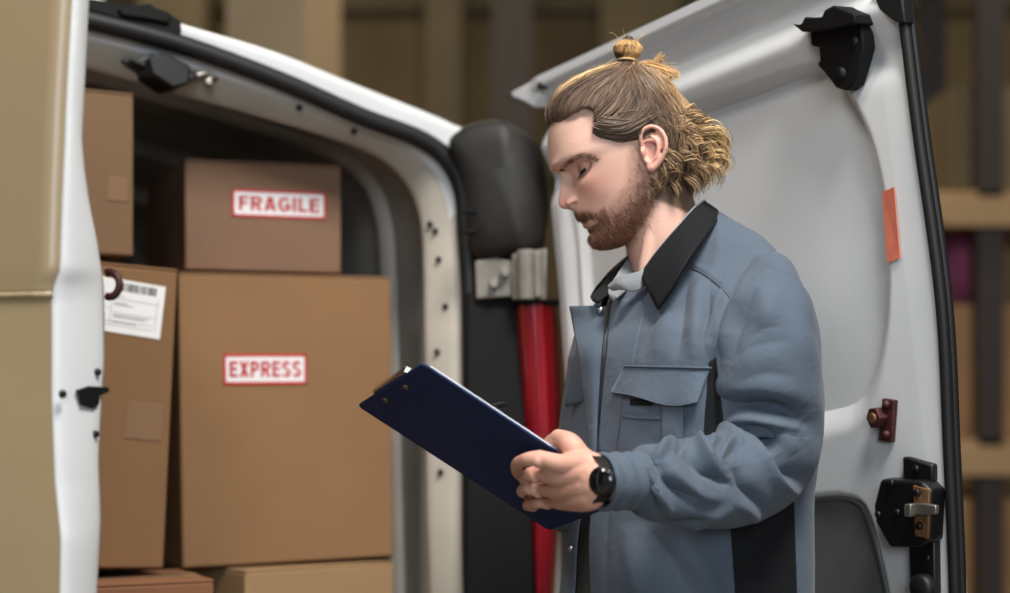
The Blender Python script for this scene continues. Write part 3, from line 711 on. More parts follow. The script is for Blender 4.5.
# narrow the temples a little, fill the jaw corner
l_ = l_*(1-.035*g2(f_-.055, Hg-.03, .03, .03))
body = MB()
body.grid(W(f_, Hg, l_), cv=True, capu=True)
def hb(f, h, l, r, ax=None):
    rr = np.broadcast_to(np.asarray(r, float), 3); body.ball(W(f, h, l), rr, (FW, UP, LT), 20, 14)
for s in (1, -1):
    hb(.0665, -.0020, s*.0310, (.0140, .0125, .0155))          # closed lids over the eyes
    hb(.1000, -.0375, s*.0115, (.0118, .0072, .0062))          # wings of the nose
    # ear
    def ear(pts, l, r, n=10):
        q = hls(pts, .074)[:, :2]; q = spline(np.c_[q, l], 26); q[:, 2] *= s
        body.tube(W(q[:, 0], q[:, 1], q[:, 2]), np.interp(np.linspace(0, 1, len(q)), np.linspace(0, 1, len(r)), r), n, roundcap=True)
    ear([(644, 152), (641, 145), (639.5, 138), (643, 130.5), (650, 128.5), (657, 131.5), (662, 139), (663.5, 149), (661, 158), (656.5, 165), (651.5, 169.5)], [.078, .080, .083, .086, .089, .092, .095, .096, .092, .087, .083], [.0022, .0028, .003, .0031, .0031, .0031, .0031, .003, .0032, .004, .005])
    ear([(650, 164), (654.5, 159), (656.5, 151), (655, 143), (650, 137.5)], [.083, .088, .090, .090, .086], [.0026, .003, .0032, .003, .0024])
    ear([(655, 144), (649, 142), (644.5, 142)], [.089, .085, .080], [.0026, .0022, .0018])
    ear([(641.5, 148), (641.8, 153), (643, 158)], [.078, .0815, .079], [.003, .0036, .003])
    ear([(645, 161), (648.5, 164.5)], [.079, .083], [.003, .003])
    c = hl(652, 148, .074); body.ball(W(c[0], c[1], s*.0768), (.0145, .0265, .0045), (nrm(FW*.97+UP*.2+LT*-.25*s), nrm(UP*.98-FW*.2), LT), 20, 14)
    c = hl(660, 143, .074); body.ball(W(c[0], c[1], s*.088), (.006, .020, .0035), (nrm(FW+LT*-.5*s), UP, LT), 16, 10)
    c = hl(650, 168, .074); body.ball(W(c[0], c[1], s*.0815), (.0062, .0075, .0042), (FW, UP, LT), 16, 10)
# ---- neck, chest, arms
nk = PP([(652, 185, YM), (660, 222, YM), (671, 260, YM+.005), (682, 300, YM+.01), (690, 350, YM+.01)])
body.tube(spline(nk, 24), np.interp(np.linspace(0, 1, 24), [0, .3, .55, .75, 1], [.050, .0535, .056, .066, .085]), 40)
body.tube(spline(PP([(650, 205, 2.415), (651, 240, 2.413), (645, 280, 2.415)]), 12), [.010, .011, .012, .012, .012, .012, .012, .012, .012, .012, .011, .01], 12, roundcap=True)
PSI = math.radians(20)
F = np.array([-math.cos(PSI), -math.sin(PSI), 0]); L = np.array([math.sin(PSI), -math.cos(PSI), 0]); Z = np.array([0, 0, 1.])
for (x, y, a, b, h) in ((690, 330, .10, .17, .09), (688, 420, .12, .17, .14), (684, 560, .12, .17, .17)):
    c = P(x, y, YM); body.ball(c, (a, b, h), (F, L, Z), 28, 20)
body.ball(P(690, 318, YM), (.07, .15, .05), (F, L, Z), 24, 14)
def limb(pts, r, n=20): body.tube(spline(PP(pts), 40), np.interp(np.linspace(0, 1, 40), np.linspace(0, 1, len(r)), r), n, roundcap=True)
limb([(752, 318, 2.32), (770, 380, 2.30), (786, 455, 2.32)], [.034, .034, .030])
limb([(786, 455, 2.32), (700, 470, 2.21), (630, 477, 2.123), (598, 479, 2.090)], [.030, .034, .030, .0265])
limb([(658, 325, 2.60), (652, 390, 2.63), (648, 475, 2.62)], [.036, .038, .034])
limb([(648, 475, 2.62), (590, 496, 2.50), (535, 478, 2.38), (512, 458, 2.33)], [.034, .034, .029, .025])
# ---- clipboard plane: A clip corner, B far top corner, C bottom corner
bA, bB, bC = P(357, 406, 2.30), P(422, 364, 2.115), P(549, 531, 2.345)
PB = Plane(bA, nrm(bB-bA), nrm(bC-bA)); bw, bl = np.linalg.norm(bB-bA), np.linalg.norm(bC-bA)
NB = PB.n if PB.n[1] < 0 else -PB.n                     # back of the board, towards the camera
def bd(x, y):
    p = PB.at(PB.st(x, y)); return p[1]
# ---- left hand: back of the hand to the camera, fingers closed over the board's back
def onb(x, y, off):                                    # a point seen at x, y, off metres from the board's back
    st = PB.st(x, y); p = PB.at(st); ray = nrm(p-np.array([0, 0, HC])); k = off/abs(ray@NB); return p-ray*k
wr = P(600, 480, 2.092)
mcp = {'i': onb(541, 458, .026), 'm': onb(537, 473, .028), 'r': onb(540, 488, .028), 'p': onb(549, 500, .026)}
# palm: several overlapping metacarpal rods and a filling slab
for k, w0, r0, r1 in (('i', (590, 465, 2.092), .0125, .0092), ('m', (590, 475, 2.087), .0125, .0092), ('r', (590, 486, 2.087), .0125, .0090), ('p', (590, 496, 2.092), .0120, .0086)):
    a = P(*w0); q = spline([wr, a, a*.45+mcp[k]*.55-NB*-.004, mcp[k]], 26)
    body.tube(q, np.interp(np.linspace(0, 1, 26), [0, .25, .6, 1], [.020, .0165, r0, r1]), 16, roundcap=True)
body.ball((mcp['m']+P(590, 478, 2.092))/2-NB*-.001, (.030, .028, .0110), (nrm(wr-mcp['m']), nrm(np.cross(NB, wr-mcp['m'])), NB), 20, 14)
# first metacarpal and thumb going round behind the edge
def chain(pts, r, n=16): 
    q = spline(pts, 34); body.tube(q, np.interp(np.linspace(0, 1, 34), np.linspace(0, 1, len(r)), r), n, roundcap=True)
th1 = P(570, 444, 2.116)
chain([P(594, 467, 2.100), P(580, 457, 2.112), th1, P(558, 437, 2.160)], [.015, .0142, .0122, .0098])
chain([P(558, 438, 2.160), onb(549, 446, -.031), onb(538, 468, -.019), onb(529, 473, -.017)], [.0098, .0098, .0096, .008])
# fingers: knuckle, middle joint, end joint, tip against the board
fing = {'i': [mcp['i'], onb(527, 459.5, .030), onb(517.5, 464, .023), onb(516.5, 472, .0085), onb(520, 477, .0075)],
        'm': [mcp['m'], onb(530, 474.5, .031), onb(524, 478, .021), onb(526, 481, .009), onb(530, 484, .0075)],
        'r': [mcp['r'], onb(530, 488.5, .034), onb(522.5, 490.5, .026), onb(524, 494, .010), onb(529, 496, .0075)],
        'p': [mcp['p'], onb(538, 502.5, .032), onb(528, 505, .024), onb(529, 507, .009), onb(534, 508, .0075)]}
fr_ = {'i': [.0098, .0078, .0080, .0070, .0056], 'm': [.0098, .0074, .0076, .0068, .0055], 'r': [.0096, .0074, .0076, .0068, .0055], 'p': [.0090, .0069, .0070, .0062, .0052]}
for k in fing: chain(fing[k], fr_[k])
for k in mcp: body.ball(mcp[k]+NB*.0048, .0088 if k != 'p' else .0082)
# ---- right hand, writing on the far side of the board
rw = P(508, 455, 2.325)
rk_ = {0: onb(497, 424, -.030), 1: onb(492, 420, -.034), 2: onb(489, 424, -.040), 3: onb(488, 431, -.044)}
for j in rk_: chain([rw, (rw+rk_[j])/2+[0, .006, .004], rk_[j]], [.017, .0135, .0102], 14)
chain([rk_[0], onb(492, 414.5, -.024), onb(485, 409, -.018), onb(481, 408.5, -.0135)], [.0098, .0086, .0078, .006], 14)
chain([rk_[1], onb(487, 411, -.034), onb(481, 408, -.024), onb(478, 409, -.0165)], [.0098, .0086, .0078, .006], 14)
chain([rk_[2], onb(481, 416, -.044), onb(476, 416, -.030), onb(478, 419, -.019)], [.0098, .0086, .0078, .006], 14)
chain([rk_[3], onb(480, 426, -.046), onb(476, 426, -.032), onb(480, 429, -.020)], [.0090, .0080, .0070, .0055], 14)
chain([P(508, 447, 2.31), onb(502, 424, -.022), onb(493, 416, -.0175), onb(484, 411, -.014)], [.014, .012, .0092, .0065], 14)
# ---- one continuous skin
tmp = body.build('tmp_body', M['skin'], None)
rm = tmp.modifiers.new('r', 'REMESH'); rm.mode = 'VOXEL'; rm.voxel_size = .0015; rm.use_smooth_shade = True
smo = tmp.modifiers.new('s', 'SMOOTH'); smo.factor = .5; smo.iterations = 5
bpy.context.view_layer.update()
bme = bpy.data.meshes.new_from_object(tmp.evaluated_get(bpy.context.evaluated_depsgraph_get()))
bpy.data.objects.remove(tmp)
nvb = len(bme.vertices); bv = np.empty(nvb*3); bme.vertices.foreach_get('co', bv); bv = bv.reshape(-1, 3)
HB0 = toH(bv)
for s in (1, -1):                                      # nostrils
    c = np.array([.1010, -.0425, s*.0135]); dd = HB0-c; k = np.exp(-((dd[:, 0]/.0046)**2+(dd[:, 1]/.0024)**2+(dd[:, 2]/.0045)**2)); bv += k[:, None]*(UP*.0045-LT*s*.0085)
bme.vertices.foreach_set('co', bv.reshape(-1)); bme.update()
bn = np.empty(nvb*3); bme.vertices.foreach_get('normal', bn); bn = bn.reshape(-1, 3)
HB = toH(bv)                                           # vertices in head coordinates
near_head = (HB[:, 1] > -.16) & (np.abs(HB[:, 0]) < .14) & (np.abs(HB[:, 2]) < .11)
# skin tone
skin = np.array(s2l((228, 184, 164))); col = np.repeat(skin[None], nvb, 0)
def mix(mask, rgb, amt=1.0):
    global col
    k = np.clip(mask*amt, 0, 1)[:, None]; col = col*(1-k)+np.array(s2l(rgb))[None]*k
f, h, l = HB.T; al = np.abs(l)
nh_ = near_head.astype(float)
mix(nh_*g2(al-.045, h+.03, .022, .022)*(f > .02), (214, 138, 118), .55)
mix(nh_*g2(f-.117, h+.033, .014, .014), (214, 136, 124), .6)
mix(nh_*((al > .0785) & (f < .02) & (f > -.06)), (216, 148, 130), .5)
mix(nh_*g2(al-.030, h+.003, .014, .009)*(f > .05), (186, 128, 112), .55)
mix(nh_*g2(l, h+.0700, .019, .0068)*(f > .06), (176, 98, 92), .9)
mix((~near_head)*((bv[:, 0] < .12)).astype(float), (216, 160, 138), .8)
beard_px = [(625, 146), (622, 165), (621, 182), (614, 196), (603, 205), (594, 209), (585, 207), (576, 207), (568, 211), (572, 219), (579, 222.5), (593, 216.5), (596, 219), (588, 225.5), (581, 229), (585, 240), (590, 252), (601, 258), (628, 252), (648, 232), (658, 205), (652, 176), (644, 168), (640, 158), (638, 146)]
bp_ = spline(hls(beard_px, .045)[:, :2], 160, True)
d, ins, _ = polydist(np.c_[f, h], bp_); bsd = np.where(ins, d, -d)
BEARD = sm(-.003, .012, bsd)*nh_*(al < .078)*(h > -.14)
lipm = g2(l, h+.0700, .020, .0052)*(f > .06)
BEARD *= 1-.9*np.clip(lipm*1.6, 0, 1)
mix(BEARD, (138, 96, 74), .5)
hairline_px = [(540, 128), (548, 127), (562, 121), (574, 112), (587, 105.5), (594, 109), (595, 116), (591, 126), (592, 134), (599, 141), (609, 145), (620, 147), (632, 144), (640, 139), (650, 128), (662, 134), (666, 150), (660, 168), (655, 180), (650, 200), (690, 215), (760, 180), (760, 20), (540, 20)]
hp_ = hls(hairline_px, .05)[:, :2]
d, ins, _ = polydist(np.c_[f, h], hp_); SCALP = np.where(ins, d, -d)
mix(sm(-.001, .006, SCALP)*nh_*(al < .078), (92, 68, 50), .9)
bme.materials.clear(); bme.materials.append(M['skin'])
at_ = bme.attributes.new('tint', 'FLOAT_COLOR', 'POINT'); at_.data.foreach_set('color', np.c_[np.clip(col, 0, 1), np.ones(nvb)].reshape(-1))
root_p = wloc(person)
bme.vertices.foreach_set('co', (bv-root_p).reshape(-1)); bme.name = 'body'; bme.polygons.foreach_set('use_smooth', [True]*len(bme.polygons)); bme.update()
bodyo = bpy.data.objects.new('body', bme); COL.objects.link(bodyo); bodyo.parent = person
# ================================================================ hair, brows, lashes, beard
def strands(name, paths, r0, r1, tint, parent, sides=3, m=None):
    """tapered strands as one mesh; tint(points, strand index) gives the hair's own colour"""
    Vv, Ff, Cc = [], [], []; o = 0
    for i, p in enumerate(paths):
        k = len(p); t = np.linspace(0, 1, k); a0 = r0[i] if hasattr(r0, '__len__') else r0
        r = a0+(r1-a0)*t**1.5; r[0] *= .7
        g = tube_rings(p, r, sides); Vv.append(g.reshape(-1, 3)); c = tint(p, i); Cc.append(np.repeat(c, sides, 0))
        q = np.arange(k-1)[:, None]*sides; j = np.arange(sides)[None]; j2 = (j+1) % sides
        Ff.append(np.stack([o+q+j, o+q+j2, o+q+sides+j2, o+q+sides+j], -1).reshape(-1, 4)); o += k*sides
    Vv, Ff, Cc = np.vstack(Vv), np.vstack(Ff), np.vstack(Cc)
    me = bpy.data.meshes.new(name); me.vertices.add(len(Vv)); me.vertices.foreach_set('co', (Vv-wloc(parent)).reshape(-1))
    me.loops.add(Ff.size); me.loops.foreach_set('vertex_index', Ff.reshape(-1).astype(np.int32)); me.polygons.add(len(Ff)); me.polygons.foreach_set('loop_start', np.arange(0, Ff.size, 4, dtype=np.int32))
    me.update(calc_edges=True); me.validate()
    me.polygons.foreach_set('use_smooth', [True]*len(me.polygons)); me.materials.append(m or M['hair'])
    a = me.attributes.new('tint', 'FLOAT_COLOR', 'POINT'); a.data.foreach_set('color', np.c_[Cc, np.ones(len(Cc))].reshape(-1))
    ob = bpy.data.objects.new(name, me); COL.objects.link(ob); ob.parent = parent; return ob
brown, dark, blond, gold = [np.array(s2l(c)) for c in ((106, 85, 70), (74, 56, 44), (206, 170, 120), (204, 158, 100))]
def lerp(a, b, t): return a+(b-a)*np.asarray(t)[..., None]
# --- hair volume: the outline of the hair in head coordinates, from the photo
cap_px = [(549, 124), (545.5, 116), (547, 104), (554, 92), (570, 78), (589, 69.5), (609, 64), (626, 62), (645, 66), (661, 74), (672, 86), (681, 100), (692, 116), (700, 134), (702, 155), (692, 175), (676, 186), (662, 180), (650, 176), (640, 160), (600, 160), (560, 140)]
cap_o = spline(hls(cap_px, 0)[:, :2], 200, True)
cf0, ch0 = 0.0, .02
cang = np.arctan2(cap_o[:, 1]-ch0, cap_o[:, 0]-cf0); crad = np.hypot(cap_o[:, 1]-ch0, cap_o[:, 0]-cf0); oo = np.argsort(cang)
cang, crad = cang[oo], crad[oo]
def capL(f, h):
    """half width of the hair at f, h"""
    a = np.arctan2(h-ch0, f-cf0); R = np.interp(a, cang, crad, period=2*np.pi); r = np.clip(np.hypot(f-cf0, h-ch0)/R, 0, .9995)
    base = .0825*(1-r**2.5)**.5
    return base
def lay(path_px, off=0.0, n=14, l_guess=.05, side=1):
    """a guide drawn over the near side of the hair, laid on the hair volume"""
    q = np.asarray(path_px, float); l = np.full(len(q), l_guess)
    for _ in range(4):
        fh = np.array([hl(x, y, li)[:2] for (x, y), li in zip(q, l)]); l = capL(fh[:, 0], fh[:, 1])
    p = spline(np.c_[fh, l], n); p[:, 2] = capL(p[:, 0], p[:, 1])+off
    p[:, 2] *= side; return p
G_top = [[(549, 126), (546.5, 112), (555, 93), (580, 75), (619, 63.5)],
         [(555, 124), (556, 106), (568, 88), (592, 74), (620, 64)],
         [(562, 121), (566, 101), (582, 84), (603, 73), (622, 65)],
         [(574, 112), (583, 95), (599, 80), (623, 66)],
         [(587, 105.5), (598, 90), (612, 78), (625, 67)],
         [(595, 110), (607, 95), (618, 80), (627, 67)],
         [(593, 122), (608, 108), (620, 90), (629, 68)],
         [(606, 118), (620, 106), (628, 88), (631, 68)]]
G_side = [[(600, 116), (615, 118), (632, 110), (642, 92), (634, 69)],
          [(595, 124), (612, 126), (634, 119), (650, 98), (637, 70)],
          [(592, 133), (606, 139), (624, 139), (642, 131), (660, 122), (676, 132)],
          [(598, 140), (612, 146), (628, 144), (640, 137), (656, 127), (668, 138), (672, 156)],
          [(594, 128), (608, 133), (626, 131), (646, 120), (664, 112), (684, 124)],
          [(620, 112), (638, 108), (655, 112), (672, 124), (682, 142)]]
G_back = [[(632, 66), (642, 84), (655, 104), (666, 122), (670, 142), (664, 162)],
          [(636, 66), (652, 82), (668, 104), (678, 128), (680, 150), (674, 172)],
          [(640, 66), (660, 78), (677, 100), (688, 122), (692, 146), (686, 168)],
          [(646, 68), (664, 80), (680, 100), (694, 122), (700, 140), (697, 160)],
          [(652, 72), (669, 86), (684, 104), (696, 122), (704, 140), (706, 156)],
          [(628, 70), (634, 90), (644, 110), (656, 124), (664, 140), (660, 160)]]
def bundle(guides, count, off, jit, n=16, sides=(1, -1), per=12):
    """locks of hair between neighbouring guides: strands of a lock gather towards its end"""
    Gs = [spline(np.array(g, float), 12) for g in guides]; out = []
    for _ in range(max(1, count//per)):
        x = RNG.random()*(len(Gs)-1); s = sides[RNG.integers(len(sides))]; lo_ = off(); ln = RNG.normal(0, 1); wob = spline(RNG.normal(0, jit*1.3, (5, 2)), 24)*np.linspace(.1, 1, 24)[:, None]
        for _k in range(per):
            xx = np.clip(x+RNG.normal(0, .16), 0, len(Gs)-1.001); i = int(xx); t = xx-i
            q = Gs[i]*(1-t)+Gs[i+1]*t; i0 = int(x); t0 = x-i0; i1 = min(i0+1, len(Gs)-1); c = Gs[i0]*(1-t0)+Gs[i1]*t0
            k = np.linspace(0, .75, 12)[:, None]; q = spline(q*(1-k)+c*k, 24)+wob+RNG.normal(0, jit*.35, (1, 2))
            a, b = int(RNG.random()*2.6), 24-int(RNG.random()*5); q = q[a:b]
            p = lay(q[::2], lo_+RNG.normal(0, .0007), n, side=s); out.append((W(p[:, 0], p[:, 1], p[:, 2]), ln))
    return out
def tone(p, lightness):
    """blonder towards the nape curls and the knot, brown over the brow"""
    hd = toH(p); back = sm(-.035, -.11, hd[:, 0]-.25*hd[:, 1]); low = sm(.03, -.03, hd[:, 1])*sm(-.03, -.07, hd[:, 0]); up = sm(.098, .112, hd[:, 1])
    t = np.clip(.55*back+.35*low+.45*up, 0, 1)
    c = lerp(brown, blond, t); lightness = (lightness*(1+.5*t))[:, None]; return np.clip(c*lightness, 0, 1)
# hair mass under the strands
nn, mm = 60, 64
rr_ = np.linspace(0, .985, nn); aa = np.linspace(-np.pi, np.pi, mm, endpoint=False)
vol = MB()
R = np.interp(aa, cang, crad, period=2*np.pi)
for s in (1, -1):
    f2 = cf0+rr_[:, None]*R*np.cos(aa)*.985; h2 = ch0+rr_[:, None]*R*np.sin(aa)*.985
    l2 = capL(f2, h2)-.004
    keep, ins, _ = polydist(np.c_[f2.ravel(), h2.ravel()], hp_); sdv = np.where(ins, keep, -keep).reshape(f2.shape)
    l2 = np.where(sdv > .002, l2, np.minimum(l2-.02, .05)); l2 = np.where(np.hypot(f2, h2-.02) < .03, l2, l2)
    g = W(f2, h2, s*np.maximum(l2, 0))
    F_ = []; ok = (sdv > .004)
    for i in range(nn-1):
        for j in range(mm):
            b = (j+1) % mm
            if ok[i, j] and ok[i, b] and ok[i+1, j] and ok[i+1, b]: F_.append((i*mm+j, i*mm+b, (i+1)*mm+b, (i+1)*mm+j))
    vol.add(g.reshape(-1, 3), F_)
M['hairmass'] = mat('hair under layer', (70, 52, 40), .6, noise=.3, nscale=60, stretch=(1, 1, .3))
hair = vol.build('hair', M['hairmass'], person)
ps, lt_, rad = [], [], []
def addp(paths, lo, hi, r):
    for p, ln in paths: ps.append(p); lt_.append(np.clip((lo+hi)/2*.88*math.exp(.34*ln+RNG.normal(0, .22)), lo*.8, hi*1.3)); rad.append(r*(.6+.8*RNG.random()))
addp(bundle(G_top, 1500, lambda: RNG.uniform(-.003, .0015), 1.2), .55, 1.75, .00085)
addp(bundle(G_side, 1300, lambda: RNG.uniform(-.003, .004), 1.6), .5, 1.7, .00085)
addp(bundle(G_back, 1600, lambda: RNG.uniform(-.003, .005), 2.4), .5, 1.7, .0009)
G_mid = [[(604, 122), (620, 106), (629, 88), (632, 68)], [(618, 122), (630, 104), (634, 86), (633, 68)], [(634, 124), (642, 106), (641, 86), (635, 68)], [(650, 124), (652, 106), (647, 86), (637, 68)], [(664, 130), (661, 110), (653, 88), (640, 68)]]
addp(bundle(G_mid, 1300, lambda: RNG.uniform(-.003, .004), 2.2), .45, 1.75, .0009)
# fine loose hairs
addp(bundle(G_back, 120, lambda: RNG.uniform(.003, .012), 5, sides=(1,), per=2), .9, 2.2, .0003)
addp(bundle(G_top, 70, lambda: RNG.uniform(.001, .004), 2.5, per=2), .9, 2.0, .0003)
addp(bundle(G_side[2:5], 160, lambda: RNG.uniform(.000, .004), 3.2, sides=(1, -1), per=2), .6, 1.6, .0003)
addp(bundle(G_top+G_mid, 260, lambda: RNG.uniform(.000, .005), 3.5, sides=(1, -1), per=2), .7, 1.9, .0003)
strands('hair_strands', ps, rad, .0003, lambda p, i: tone(p, lt_[i]), hair)
# curls at the nape and behind the ear: spiralling locks
ps, lt_, rad = [], [], []
locks = [([(668, 118), (682, 124), (694, 138), (696, 156)], 7), ([(676, 116), (694, 122), (708, 136), (716, 154)], 8), ([(684, 120), (704, 126), (718, 142), (724, 160)], 7),
         ([(690, 122), (710, 130), (722, 146), (719, 168)], 7), ([(672, 132), (682, 146), (686, 164), (680, 184)], 8), ([(666, 136), (671, 156), (668, 176), (660, 194)], 7),
         ([(662, 150), (662, 168), (656, 184), (652, 198)], 6), ([(682, 140), (696, 152), (704, 168), (698, 184)], 8), ([(690, 138), (706, 150), (716, 166), (712, 180)], 7),
         ([(676, 150), (690, 166), (694, 180), (690, 194)], 6), ([(700, 140), (714, 152), (722, 166), (718, 178)], 6), ([(664, 160), (672, 176), (676, 188), (672, 198)], 6), ([(656, 168), (654, 182), (650, 194), (648, 202)], 5),
         ([(670, 124), (676, 136), (670, 150), (664, 148)], 6), ([(680, 128), (692, 134), (690, 150), (678, 156)], 7), ([(696, 130), (708, 140), (706, 156), (696, 162)], 7)]
for gl, wpx in locks:
    for side in (1, -1):
        for depth_layer in (0, 1):
            g = spline(np.array(gl, float), 30); L0 = capL(*hls(g[:1], .05)[0, :2])
            base = hls(g, .05)
            lat = np.clip(np.linspace(max(L0, .055), .035 if depth_layer else .062, 30), 0, .09)-depth_layer*.02
            turns = RNG.uniform(1.1, 1.9); ph0 = RNG.uniform(0, 6.28); R_ = wpx/735*RNG.uniform(.8, 1.2)
            t = np.linspace(0, 1, 30)
            for k in range(46):
                dr = abs(RNG.normal(1, .3)); dph = RNG.normal(0, .42); sh = RNG.normal(0, .0026, 3)
                a = ph0+dph+turns*2*np.pi*t
                env = sm(0, .3, t)*R_*dr*(1-.25*t)
                tg = np.gradient(base[:, :2], axis=0); tg /= np.linalg.norm(tg, axis=1)[:, None]; pn = np.stack([-tg[:, 1], tg[:, 0]], 1)
                q = np.c_[base[:, :2]+pn*(env*np.cos(a))[:, None], lat+env*np.sin(a)*.9]+sh
                m0 = int(RNG.integers(22, 31)); q = q[:m0]; q[:, 2] *= side
                ps.append(W(q[:, 0], q[:, 1], q[:, 2])); lt_.append(.35+1.75*RNG.random()**1.6); rad.append(.0006*(.6+.9*RNG.random()))
def curl_tone(p, i):
    hd = toH(p); t = np.clip(.35+.65*sm(-.05, -.12, hd[:, 0]), 0, 1)*np.linspace(.8, 1, len(p)); return np.clip(lerp(brown, blond, t)*lt_[i]*1.18, 0, 1)
strands('curls', ps, rad, .00025, curl_tone, hair)['label'] = 'blond curls at the nape'
# topknot: wrapped loops on a small core, tie, and a loose tail behind
tk = [(626.5, 63), (627, 50)]
kc = hl(627.5, 51, 0.0); kb = hl(627, 61.5, 0)
core = MB().tube(spline([W(*hl(627, 66, 0)), W(*hl(627, 60.5, 0)), W(*hl(626, 54, 0)), W(*hl(627, 47, 0)), W(*hl(628, 42, 0))], 20), np.interp(np.linspace(0, 1, 20), [0, .25, .5, .75, 1], [.013, .0095, .0165, .0165, .009]), 20, roundcap=True)
core.build('topknot', M['hairmass'], person, label='blond topknot')
tko = [o for o in person.children if o.name.startswith('topknot')][0]
ps, lt_, rad = [], [], []
kax = nrm(W(*hl(628, 40, 0))-W(*hl(627, 60, 0))); kx = nrm(np.cross(kax, (0, 1, 0))); ky = np.cross(kax, kx); kb3 = W(*hl(627, 62, 0)); klen = np.linalg.norm(W(*hl(628, 40, 0))-kb3)
for k in range(520):
    ph = RNG.uniform(0, 2*np.pi); tw = RNG.normal(.7, .5); t = np.linspace(0, RNG.uniform(.75, 1), 14)
    r = np.interp(t, [0, .12, .35, .65, .9, 1], [.0115, .0105, .0165, .019, .0135, .004])*RNG.uniform(.93, 1.08)
    a = ph+tw*t; p = kb3+kax*(t*klen)[:, None]+kx*(r*np.cos(a))[:, None]+ky*(r*np.sin(a))[:, None]
    ps.append(p); lt_.append(.6+1.0*RNG.random()**1.3); rad.append(.0008)
for k in range(26):                                            # flyaways
    ph = RNG.uniform(0, 2*np.pi); d_ = kx*math.cos(ph)+ky*math.sin(ph); b0 = kb3+kax*klen*RNG.uniform(.5, .95)+d_*.012
    e = b0+d_*RNG.uniform(.006, .016)+kax*RNG.uniform(-.004, .014); ps.append(spline([b0, (b0+e)/2+kax*.003, e], 8)); lt_.append(1.4); rad.append(.00028)
gold_t = lambda p, i: np.clip(np.repeat((gold*.55+blond*.35)[None]*lt_[i], len(p), 0), 0, 1)
strands('knot_strands', ps, rad, .0003, gold_t, tko)
a = np.linspace(0, 2*np.pi, 28, endpoint=False); kc2 = kb3+kax*.002
M['band'] = mat('pale hair tie', (205, 165, 120), .6)
MB().tube(np.array([kc2+kx*math.cos(t)*.0125+ky*math.sin(t)*.0125 for t in a]), .0016, 8, closed=True).build('hair_tie', M['band'], tko)
ps, lt_, rad = [], [], []
for k in range(240):
    y0 = RNG.normal(0, 1); z0 = RNG.normal(0, .012)
    g = [(632+RNG.normal(0, 2), 65), (648, 65+y0*1.4), (664, 70+y0*2.2), (674+RNG.uniform(-6, 6), 75+y0*3.4+RNG.normal(0, 1))]
    q = spline(np.c_[np.array(g), [0, z0*.5, z0, z0*1.2]], 14); ps.append(np.array([W(*hl(x, y, li)) for x, y, li in q])); lt_.append(.7+.9*RNG.random()); rad.append(.0007)
for k in range(90):
    g = [(650+RNG.normal(0, 2), 67), (656+RNG.normal(0, 2), 62), (662+RNG.normal(0, 3), 57+RNG.normal(0, 2.5))]
    z0 = RNG.normal(0, .006); ps.append(np.array([W(*hl(x, y, z0)) for x, y in spline(np.array(g), 9)])); lt_.append(.5+.8*RNG.random()); rad.append(.0006)
strands('loose_tail', ps, rad, .00025, gold_t, tko)
# --- short hairs on the skin: brows, beard, sideburns
def on_skin(mask, count):
    w_ = mask*near_head; w_ = w_/w_.sum(); return RNG.choice(nvb, count, p=w_)
def short(name, idx, dirs, length, r, tones, parent, lift=.35):
    ps, cc = [], []
    for i in idx:
        n = bn[i]; d = dirs(i); d = nrm(d-n*(d@n)); Ln = length*RNG.uniform(.5, 1.3); d2 = nrm(d+np.cross(n, d)*RNG.normal(0, .35))
        p0 = bv[i]-n*.0006; p1 = p0+d2*Ln*.5+n*Ln*lift; p2 = p0+d2*Ln+n*Ln*lift*1.1
        ps.append(np.array([p0, p1, p2])); cc.append(tones[RNG.integers(len(tones))]*RNG.uniform(.6, 1.5))
    return strands(name, ps, r, r*.35, lambda p, i: np.clip(np.repeat(cc[i][None], len(p), 0), 0, 1), parent)
bt = [np.array(s2l(c)) for c in ((122, 80, 58), (144, 98, 72), (164, 116, 86), (98, 64, 48))]
def bdir(i):
    fh = HB[i]; d = -UP*1.0-FW*.35
    if fh[1] > -.062 and abs(fh[2]) < .03 and fh[0] > .07: d = -UP*.8+LT*np.sign(fh[2])*.8
    if fh[1] < -.1: d = -UP*.6-FW*.2
    return d
dens = np.maximum(BEARD*(.10+.9*sm(.006, .034, bsd))*(.45+.55*sm(-.03, -.085, h)), .75*sm(-.001, .004, bsd)*(f > .07)*nh_*(1-.9*np.clip(lipm*1.6, 0, 1)))
beard = short('beard', on_skin(dens, 8000), bdir, .0075, .00020, bt, person)
beard['label'] = 'short reddish brown beard'
browm = np.zeros(nvb)
for s in (1, -1):
    bl_ = hls([(558.5, 169.5), (566, 163.5), (576, 159), (585, 160.5), (594, 164.5)], .035)[:, :2]
    d, _, bt_ = polydist(np.c_[f, h], spline(bl_, 40), False); browm += np.exp(-(d/.0021)**2)*(l*s > .006)*(f > .03)*(d < .007)
brow = short('eyebrows', on_skin(browm, 900), lambda i: LT*np.sign(HB[i, 2])*.6-FW*.9+UP*.12, .0062, .0002, [bt[0]*.7, bt[3]*.8, bt[1]*.85], person, lift=.15)
